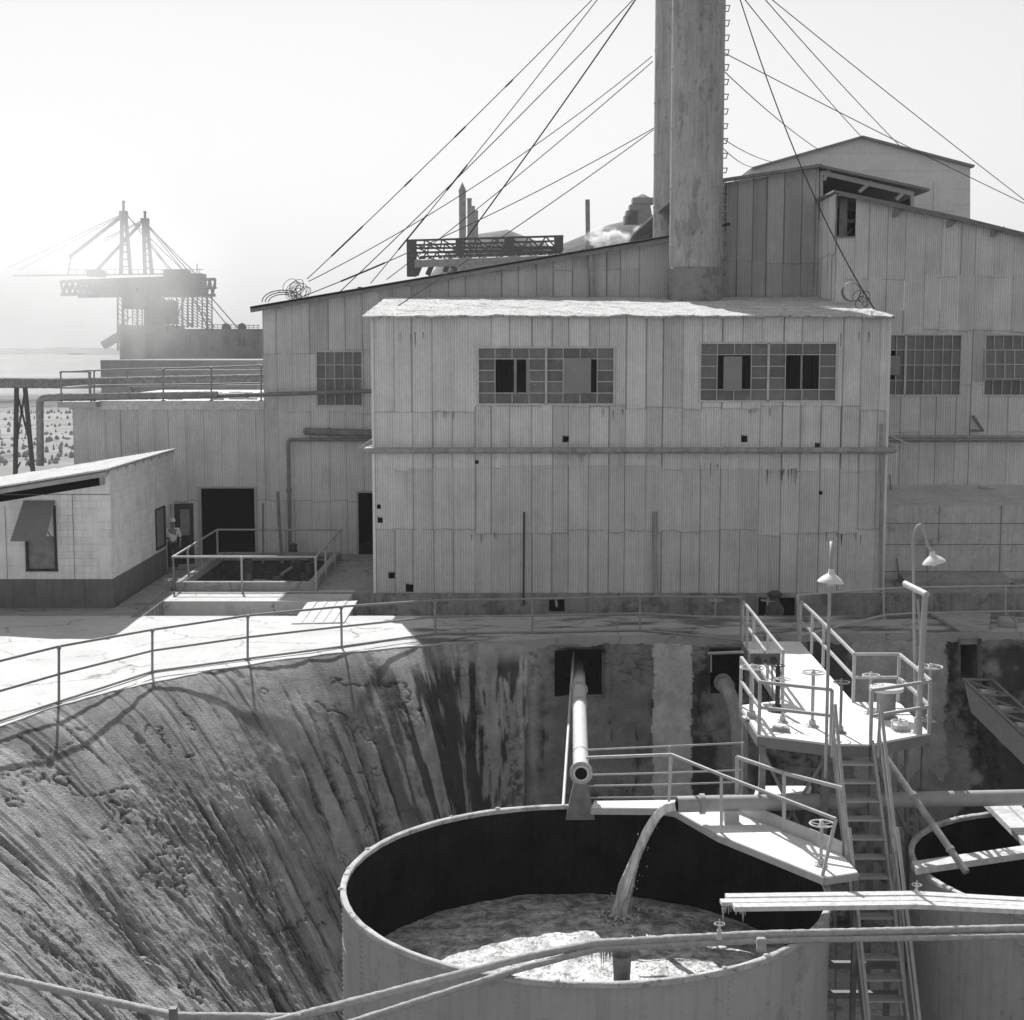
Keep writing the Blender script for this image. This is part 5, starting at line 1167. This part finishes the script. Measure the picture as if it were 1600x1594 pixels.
for k in range(9):
    a, b = n0t.lerp(n1t, (k + .5) / 9) + Vector((0, 0, -.15)), f0t.lerp(f1t, (k + .5) / 9) + Vector((0, 0, -.15)); MB().tube([a.lerp(b, .25), a.lerp(b, .75)], .1, 14).build('roller', M['paint'], tr_, True)

# ------------------------------------------------------------------ crusted foreground pipes
ZF = -1.74
def fg(pix, r, label, m='crust_p', dz=0, wob=.1):
    return pipe('crusted_pipe', [G(a, b, ZF + dz) for a, b in pix], r, label, m=m, wob=wob)
fg([(400, 1605), (815, 1497), (930, 1474), (1180, 1460), (1660, 1449), (2500, 1430)], .062, 'crusted pipe crossing the front of the large tank, upper of the close pair')
fg([(520, 1607), (812, 1514), (932, 1483), (1180, 1470), (1660, 1462), (2500, 1444)], .050, 'crusted pipe just below the other across the tank front, lower of the close pair', dz=-.08)
bx = fg([(-40, 1517), (275, 1588), (470, 1590)], .058, 'bent pipe in the bottom left corner, passing in front of the rough slope')
m = MB(); p = G(272, 1600, ZF); m.box((p.x - .05, p.y - .08, ZF - .3), (p.x + .05, p.y + .02, ZF + .25)); tag(m.build('clamp_post', M['steel']), 'short clamp post holding the bent pipe in the bottom left corner', 'post')
m = MB(); p = G(972, 1476, ZF); m.lathe((p.x, p.y, ZW - .1), [(.2, 0), (.16, .5), (.13, 1.6), (.15, 1.95)], 16); tag(m.build('pipe_pedestal', M['concrete'], None, True), 'stubby pedestal rising from the tank water under the crusted pipes', 'pedestal')
for (px, py, lab) in ((1124, 1450, 'little tap standing on the crusted pipes above the tank'), (1432, 1388, 'little tap at the end of the planks between the tanks')):
    c = G(px, py + 8, ZF + .1); e = empty('tap', c, lab, 'tap'); MB().lathe(c, [(.05, -.1), (.03, 0), (.045, .04), (.02, .08), (.02, .12), (0, .12)], 10).build('body', M['paint_white'], e, True); handwheel(e, c + Vector((0, 0, .15)), .16, 'paint_white')
for (pts_, lab, th) in (([(1134, 1402), (1430, 1398), (1640, 1410), (2400, 1440)], 'rearmost of the three crusted boards between the tanks', .07), ([(1126, 1410), (1430, 1406), (1640, 1417), (2400, 1448)], 'middle one of the three crusted boards between the tanks', .06), ([(1146, 1418), (1430, 1414), (1640, 1424), (2400, 1456)], 'front one of the three crusted boards between the tanks', .08)):
    m = MB(); ps = [G(a, b, ZF + .12) for a, b in pts_]
    for i in range(3): m.beam(ps[i], ps[i + 1], .17, th)
    tag(m.build('crusted_board', M['crust']), lab, 'board', 'crusted boards bridging the gap between the tanks')
m = MB()
for k in range(16): 
    p = G(random.uniform(1130, 1165), random.uniform(1409, 1421), ZF + .06); m.tube([p, p + Vector((0, 0, -random.uniform(.08, .25)))], [random.uniform(.015, .04), .005], 6)
for k in range(8):
    p = G(random.uniform(905, 965), 1482, ZF - .1); m.tube([p, p + Vector((0, 0, -random.uniform(.1, .3)))], [random.uniform(.012, .03), .005], 6)
tag(m.build('drip_crust', M['crust_p'], None, True), 'hanging drips of crust under the boards and pipes', 'crust', kind='stuff')
p = G(1190, 1472, ZF); m = MB(); m.box((p.x - .08, p.y - .05, ZT), (p.x + .07, p.y + .06, ZF + .07)); tag(m.build('pipe_clamp', M['crust_p'], None, False, .03), 'crusted clamp where the pipes meet the near right rim of the large tank', 'clamp')

# ------------------------------------------------------------------ roof deck of the low wing
YD = YB
zdk = ZLOW + .32
def dp(px, py, Y): p = V(px, py, Y); return Vector((p.x, Y, zdk))
ydk = YB - .2
deckp = MB(); a0 = V(96, 620, ydk).x; deckp.box((a0, ydk - .5, zdk - .22), (V(155, 620, ydk).x, ydk + .2, zdk - .02)); tag(deckp.build('stair_head', M['paint']), 'small projecting landing at the left end of the low wing roof', 'landing')
Rf = [dp(px, 620, ydk + .0) for px in (147, 192, 255, 330, 408)]
Tt = [V(px, py, ydk) for px, py in ((147, 579), (192, 577), (255, 576), (330, 574), (408, 571))]
railing('front handrail on the flat roof of the low wing', Rf, tops=Tt, hs=(1.0, .5), r=.03, posts=(0, 2, 3, 4), m='pipe_rail')
railing('handrail around the small landing at the left end of the low wing roof', [Vector((V(142, 620, 52.5).x, 52.5, zdk - .1)), Vector((V(96, 620, 52.5).x, 52.5, zdk - .1)), Vector((V(96, 620, 52.5).x, 56, zdk - .1)), Vector((V(200, 620, 56).x, 56, zdk - .1)), Vector((V(420, 620, 56).x, 56, zdk - .1))], h=1.15, hs=(1.0, .5), r=.03, m='pipe_rail')
m = MB()
for k in range(40):
    x_ = random.uniform(V(200, 600, 54).x, V(405, 600, 54).x); y_ = random.uniform(54, 60); s = random.uniform(.08, .3); m.box((x_ - s, y_ - .1, zdk), (x_ + s, y_ + .1, zdk + random.uniform(.03, .16)))
tag(m.build('roof_rubble', M['crust']), 'pale rubble strewn on the flat roof of the low wing', 'rubble', kind='stuff')
m = MB(); p = V(205, 600, 57)
for s in (0, .25): m.lathe((p.x + s, 57, zdk), [(.1, 0), (.1, .3), (.06, .4), (.0, .42)], 10)
tag(m.build('roof_vent', M['steel'], None, True), 'pair of small dark vents on the flat roof of the low wing', 'vent')

# pipeline on trestle at left
YT = 62
pipe('pipeline', [V(-60, 598, YT), V(100, 599, YT), V(420, 592, YT)], .22, 'pipeline running off to the left border on a braced trestle', m='pipe_lag', wob=.04)
tt_ = empty('pipe_trestle', V(35, 735, YT), 'dark A-shaped timber trestle holding the pipeline', 'trestle')
for (a, b) in (((26, 604), (24, 742)), ((39, 604), (52, 742))): MB().beam(V(*a, YT), V(*b, YT), .16, .16).build('leg', M['far_steel'], tt_)
m = MB(); m.beam(V(26, 612, YT), V(46, 690, YT), .07, .07); m.beam(V(39, 612, YT), V(26, 690, YT), .07, .07); m.beam(V(24, 738, YT), V(32, 722, YT), .06, .06); m.beam(V(52, 738, YT), V(44, 722, YT), .06, .06); m.beam(V(22, 604, YT), V(43, 604, YT), .16, .12); m.build('brace', M['far_steel'], tt_)
pts0 = MB()
for k in range(240):
    Y_ = random.choice([97, 104, 112, 121, 131, 142, 156, 172]) + random.uniform(-3, 3); x_ = V(random.uniform(-30, 125), 700, Y_).x; hh = random.uniform(.1, .45); rr = random.uniform(.08, .30)
    pts0.lathe((x_, Y_, -.2), [(rr, 0), (rr * .8, hh * .7), (rr * .5, hh + .1), (0, hh + .2)], 6)
tag(pts0.build('stump_rows', M['stump']), 'rows of small dark lumps on the far bright flats beyond the house roof', 'lumps', kind='stuff')

# ------------------------------------------------------------------ lattice girder, vent pipes, far structures in the middle
YG = 90
lg_ = empty('lattice_girder', V(640, 430, YG), 'dark lattice girder of a conveyor bridge showing above the shed roof', 'girder')
def truss(mb, a0, a1, b0, b1, n, w_, Yoff=0):
    mb.beam(a0, a1, w_, w_); mb.beam(b0, b1, w_, w_)
    for k in range(n):
        t0, t1, tm = k / n, (k + 1) / n, (k + .5) / n
        mb.beam(a0.lerp(a1, t0), b0.lerp(b1, tm), w_ * .7, w_ * .7); mb.beam(b0.lerp(b1, tm), a0.lerp(a1, t1), w_ * .7, w_ * .7)
for Y_ in (YG, YG + 4):
    k_ = YG / Y_; m = MB(); truss(m, V(636, 376, YG), V(880, 369, YG), V(650, 388, YG), V(880, 386, YG), 9, .12); m2 = MB(); truss(m2, V(650, 395, YG), V(880, 388, YG), V(650, 408, YG), V(880, 404, YG), 14, .12)
    for mm in (m, m2):
        o = mm.build('truss', M['far_steel'], lg_)
        if Y_ > YG: o.location.y += 4
m = MB()
for (px0, px1, y0_, y1_) in ((636, 650, 375, 432), (712, 724, 373, 400), (788, 802, 371, 398), (866, 880, 368, 392)):
    q = wr(px0, y0_, px1, y1_, YG); MB().box((q[0], YG - .2, q[2]), (q[1], YG + .6, q[3])).build('upright', M['far_steel'], lg_)
pipe('bridge_pipe', [V(648, 412, YG - 1), V(880, 404, YG - 1)], .24, 'pale pipe running along the lattice girder', m='pipe')
m = MB()
for (px0, py0, px1, py1) in ((650, 430, 662, 402), (668, 430, 676, 412), (695, 425, 700, 412), (712, 424, 704, 410)): m.beam(V(px0, py0, YG), V(px1, py1, YG), .3, .3)
tag(m.build('girder_strut', M['far_steel']), 'struts between the lattice girder and the shed roof', 'strut')
def ventpipe(x0, x1, ytop, Y, label, cap=False):
    a = V(x0, ytop, Y); b = V(x1, ytop, Y); r = (b.x - a.x) / 2; c = (a + b) / 2; zb_ = V(x0, 420, Y).z
    prof = [(r, zb_ - 3), (r, c.z - .1), (r * 1.12, c.z - .1), (r * 1.12, c.z)] + ([(0, c.z + r * 2.4)] if cap else [(r * .8, c.z), (r * .8, c.z - .5)])
    o = MB().lathe((c.x, Y, 0), prof, 20).build('vent_pipe', M['pipe'], None, True); tag(o, label, 'chimney', 'vent pipes above the girder')
ventpipe(717, 728, 298, 98, 'tallest of the cluster of vent pipes, with a pointed cap', True)
ventpipe(730, 737, 310, 99, 'second vent pipe of the cluster, right beside the pointed one')
ventpipe(737, 742, 322, 100, 'third vent pipe of the cluster, middling height')
ventpipe(742, 747, 329, 101, 'shortest and rightmost vent pipe of the cluster')
pipe('chimney_pole', [V(919, 400, 110), V(918, 312, 110)], .17, 'lone thin chimney standing between the girder and the stacks', cat='chimney', m='steel')
tw = empty('crusher_tower', V(1005, 345, 240), 'stepped crusher tower on top of the heap, left of the stacks', 'tower')
Yw = 240; m = MB()
for (x0, y0_, x1, y1_) in ((975, 338, 995, 350), (978, 330, 996, 350), (983, 321, 998, 350), (988, 310, 1021, 319)):
    q = wr(x0, y0_, x1, y1_, Yw); m.box((q[0], Yw - 1.5, q[2]), (q[1], Yw + 2, q[3]))
m.build('step', M['far_wall'], tw)
m = MB(); ps = [V(991, 319, Yw), V(1015, 319, Yw), V(1017, 332, Yw), V(1021, 350, Yw), V(985, 350, Yw), V(990, 332, Yw)]; n = 6
m.add([(p.x, Yw - 1, p.z) for p in ps] + [(p.x, Yw + 2, p.z) for p in ps], [tuple(range(n))[::-1]] + [(i, (i + 1) % n, n + (i + 1) % n, n + i) for i in range(n)]); m.build('hopper', M['far_wall'], tw)
m = MB(); p = V(1004, 310, Yw); m.lathe((p.x, Yw, p.z), [(1.5, 0), (.5, .5), (0, .7)], 8); m.build('cap', M['far_wall'], tw)

# ------------------------------------------------------------------ far loading crane
YC = 250
def c_(px, py, dy=0): return V(px, py, YC) + Vector((0, dy, 0))
cr_ = empty('loading_crane', c_(193, 560), 'tall twin-masted loading crane with stays, hazy at the left', 'crane')
def seg_(mb, a, b, w_): mb.beam(c_(*a), c_(*b), w_, w_)
for (ax_, ay, lx, rx_, by, top, dy) in ((193, 334, 189, 204, 428, 315, 0), (223, 344, 223, 234, 428, 330, 1.5)):
    m = MB(); A_ = c_(ax_ - 2, ay, dy); B_ = c_(ax_ + 3, ay, dy); l = c_(lx, by, dy); r_ = c_(rx_, by, dy)
    m.beam(A_, l, .55, .55); m.beam(B_, r_, .55, .55)
    for k in range(1, 8): m.beam(A_.lerp(l, k / 8), B_.lerp(r_, (k + .6) / 8.6), .18, .18); m.beam(B_.lerp(r_, k / 8), A_.lerp(l, (k + .6) / 8.6), .18, .18)
    m.beam(c_(ax_, ay + 2, dy), c_(ax_, top, dy), .35, .35); m.beam(c_(ax_ - 2.5, top, dy), c_(ax_ + 2.5, top, dy), .25, .25); m.box(tuple(c_(ax_ - 6, ay + 5, dy) - Vector((0, .5, 0))), tuple(c_(ax_ + 6, ay - 4, dy) + Vector((0, .5, 0))))
    m.build('mast', M['far_steel'], cr_)
for (a, b, w_) in (((188, 336), (10, 420), .14), ((188, 338), (30, 422), .12), ((188, 340), (108, 402), .5), ((112, 398), (106, 430), .2), ((219, 346), (162, 374), .13), ((219, 348), (162, 378), .12), ((219, 350), (150, 424), .45),
                   ((199, 336), (262, 420), .14), ((199, 338), (300, 436), .14), ((232, 376), (336, 512), .14), ((232, 382), (322, 480), .12), ((230, 352), (310, 432), .14), ((230, 350), (371, 512), .16), ((228, 350), (358, 512), .14)):
    m = MB(); seg_(m, a, b, w_); m.build('stay', M['far_steel'], cr_)
m = MB()
for dy in (0, 10):
    A0, A1, B0, B1 = c_(95, 440, dy), c_(318, 432, dy), c_(95, 460, dy), c_(318, 458, dy); truss(m, A0, A1, B0, B1, 24, .5)
    m.beam(c_(100, 450, dy), c_(320, 446, dy), .3, .3)
m.box(tuple(c_(232, 457)), tuple(c_(306, 434) + Vector((0, 9, 0)))); m.box(tuple(c_(182, 450)), tuple(c_(232, 436) + Vector((0, 9, 0)))) ; m.beam(c_(20, 431), c_(300, 428), .22, .22); m.beam(c_(140, 455, 5), c_(180, 455, 5), 6, .5)
for px in range(120, 320, 12): m.beam(c_(px, 428), c_(px, 421), .1, .1)
m.beam(c_(110, 421), c_(318, 421), .1, .1); m.box(tuple(c_(135, 432)), tuple(c_(158, 422) + Vector((0, 3, 0)))); m.box(tuple(c_(255, 432)), tuple(c_(290, 421) + Vector((0, 4, 0)))); m.beam(c_(308, 440), c_(308, 412), .12, .12); m.box(tuple(c_(295, 440)), tuple(c_(315, 427) + Vector((0, 4, 0))))
m.beam(c_(315, 452), c_(337, 450), .4, .3); m.beam(c_(337, 450), c_(337, 438), .12, .12); m.beam(c_(318, 438), c_(337, 438), .12, .12)
m.build('boom', M['far_steel'], cr_)
for (px, w_, y1_) in ((184, .8, 548), (191, .5, 548), (207, .5, 512), (214, .5, 512), (227, 1.2, 560), (248, .5, 512), (256, .4, 512), (268, .5, 512), (276, .5, 512), (286, .4, 512), (293, .6, 512), (300, .5, 512), (308, .4, 512), (316, .5, 515), (323, .5, 515)):
    m = MB(); p0, p1 = c_(px, 458), c_(px, y1_); p2, p3 = p0 + Vector((.9, 0, 0)), p1 + Vector((.9, 0, 0)); m.beam(p0, p1, w_ * .35, w_ * .35); m.beam(p2, p3, w_ * .35, w_ * .35)
    n = 12
    for k in range(n): m.beam(p0.lerp(p1, k / n), p2.lerp(p3, (k + 1) / n), .13, .13)
    m.build('leg', M['far_steel'], cr_)
m = MB()
for (a, b, w_) in (((195, 458), (262, 512), .25), ((262, 440), (228, 475), .25), ((228, 475), (268, 512), .3), ((300, 462), (325, 512), .2), ((248, 462), (300, 510), .2), ((290, 462), (270, 512), .2), ((184, 512), (204, 495), .2)): seg_(m, a, b, w_)
q = wr(190, 462, 225, 482, YC); m.box((q[0], YC + 1, q[2]), (q[1], YC + 6, q[3])); q = wr(232, 468, 262, 505, YC); m.box((q[0], YC + 2, q[2]), (q[1], YC + 8, q[3])); q = wr(218, 458, 236, 512, YC); m.box((q[0], YC + 4, q[2]), (q[1], YC + 8, q[3]))
m.build('brace', M['far_steel'], cr_)
lb = empty('loading_house', c_(300, 560), 'long pale loading house under the crane, windows and tanks on its roof line', 'building')
m = MB(); q = wr(187, 514, 406, 600, YC); m.box((q[0], YC + .5, -1), (q[1], YC + 16, q[3])); q = wr(187, 508, 260, 520, YC); m.box((q[0], YC - .5, q[2]), (q[1], YC + 14, q[3])); m.build('wall', M['far_wall2'] if 'far_wall2' in M else M['far_wall'], lb)
for (x0, y0_, x1, y1_) in ((232, 522, 240, 548), (262, 535, 268, 545), (288, 525, 297, 550), (311, 524, 322, 557), (328, 540, 333, 550), (348, 525, 357, 548), (371, 528, 374, 540), (379, 528, 383, 540), (396, 532, 399, 548)):
    q = wr(x0, y0_, x1, y1_, YC); MB().box((q[0], YC + .3, q[2]), (q[1], YC + .49, q[3])).build('window', M['far_steel'], lb)
m = MB(); q = wr(255, 558, 370, 566, YC); m.box((q[0], YC - 1, q[2]), (q[1], YC + .4, q[3])); m.beam(c_(162, 540), c_(186, 525), 2, 1.2); m.build('ledge', M['far_wall'], lb)
for px in (348, 373): 
    p = c_(px, 512, 3); MB().lathe((p.x, YC + 3, p.z - .6), [(0, 0), (.75, 0), (.8, .7), (.6, 1.2), (0, 1.5)], 12).build('roof_tank', M['far_steel'], lb, True)
m = MB()
for px in range(326, 406, 7): m.beam(c_(px, 514), c_(px, 507), .08, .08)
m.beam(c_(326, 507), c_(406, 509), .1, .1); m.beam(c_(326, 511), c_(406, 512), .06, .06)
for px in range(230, 262, 6): m.beam(c_(px, 508), c_(px, 501), .08, .08)
m.beam(c_(230, 501), c_(262, 501), .1, .1); m.build('parapet_rail', M['far_steel'], lb)
m = MB(); q = wr(150, 562, 420, 640, 200); m.box((V(190, 600, 200).x, 190, -1), (q[1], 215, q[3])); tag(m.build('earth_bank', M['bank'], None), 'low grey bank in front of the loading house', 'bank')

# ------------------------------------------------------------------ steam, smoke and haze
def cloud(name, c, rad, dens, scale, label, thr=.45, aniso=.3, seed=0, wdt=.09):
    m = bpy.data.materials.new(name); m.use_nodes = True; t = m.node_tree; N = t.nodes; L = t.links; N.clear()
    out = N.new('ShaderNodeOutputMaterial'); pv = N.new('ShaderNodeVolumePrincipled'); L.new(pv.outputs[0], out.inputs['Volume'])
    pv.inputs['Color'].default_value = (.97, .97, .97, 1); pv.inputs['Anisotropy'].default_value = aniso
    tc = N.new('ShaderNodeTexCoord'); ln = N.new('ShaderNodeVectorMath'); ln.operation = 'LENGTH'; L.new(tc.outputs['Object'], ln.inputs[0])
    no = N.new('ShaderNodeTexNoise'); no.inputs['Scale'].default_value = scale; no.inputs['Detail'].default_value = 4; no.inputs['Roughness'].default_value = .6
    va = N.new('ShaderNodeVectorMath'); va.operation = 'ADD'; va.inputs[1].default_value = (seed, seed * 2, 0); L.new(tc.outputs['Object'], va.inputs[0]); L.new(va.outputs[0], no.inputs[0])
    fall = N.new('ShaderNodeMapRange'); fall.interpolation_type = 'SMOOTHSTEP'; fall.inputs[1].default_value = .15; fall.inputs[2].default_value = 1; fall.inputs[3].default_value = 1; fall.inputs[4].default_value = 0; L.new(ln.outputs['Value'], fall.inputs[0])
    nr = N.new('ShaderNodeMapRange'); nr.inputs[1].default_value = thr; nr.inputs[2].default_value = thr + wdt; L.new(no.outputs[0], nr.inputs[0])
    mu = N.new('ShaderNodeMath'); mu.operation = 'MULTIPLY'; L.new(fall.outputs[0], mu.inputs[0]); L.new(nr.outputs[0], mu.inputs[1])
    m2 = N.new('ShaderNodeMath'); m2.operation = 'MULTIPLY'; L.new(mu.outputs[0], m2.inputs[0]); m2.inputs[1].default_value = dens; L.new(m2.outputs[0], pv.inputs['Density'])
    mb = MB().lathe((0, 0, 0), [(math.sin(a), -math.cos(a)) for a in np.linspace(0.001, math.pi - .001, 16)], 24); o = mb.build(name, m); o.location = c; o.scale = rad
    return tag(o, label, 'steam', kind='stuff')
cloud('steam_puff', V(950, 373, 70), (1.25, .9, .62), 14, 2.2, 'white puff of steam at the shed roof edge left of the stacks', .47)
cloud('steam_puff', V(1006, 361, 72), (.7, .6, .4), 6, 2.2, 'fainter shred of steam drifting toward the stacks', .5, seed=3)
cloud('smoke_plume', V(-15, 455, 222), (42, 24, 30), .085, 2.0, 'bright cloud of steam swallowing the left end of the crane', .36, .4, wdt=.3)
hz_b = MB().box((-420, -14, -10.5), (420, 420, 95)).build('haze', None or M['black']); hz_b['kind'] = 'stuff'
hm = bpy.data.materials.new('haze'); hm.use_nodes = True; N = hm.node_tree.nodes; N.clear(); o_ = N.new('ShaderNodeOutputMaterial'); pv = N.new('ShaderNodeVolumePrincipled'); hm.node_tree.links.new(pv.outputs[0], o_.inputs['Volume'])
pv.inputs['Density'].default_value = .00028; pv.inputs['Color'].default_value = (.97, .97, .97, 1); pv.inputs['Anisotropy'].default_value = .3
hz_b.data.materials.clear(); hz_b.data.materials.append(hm)
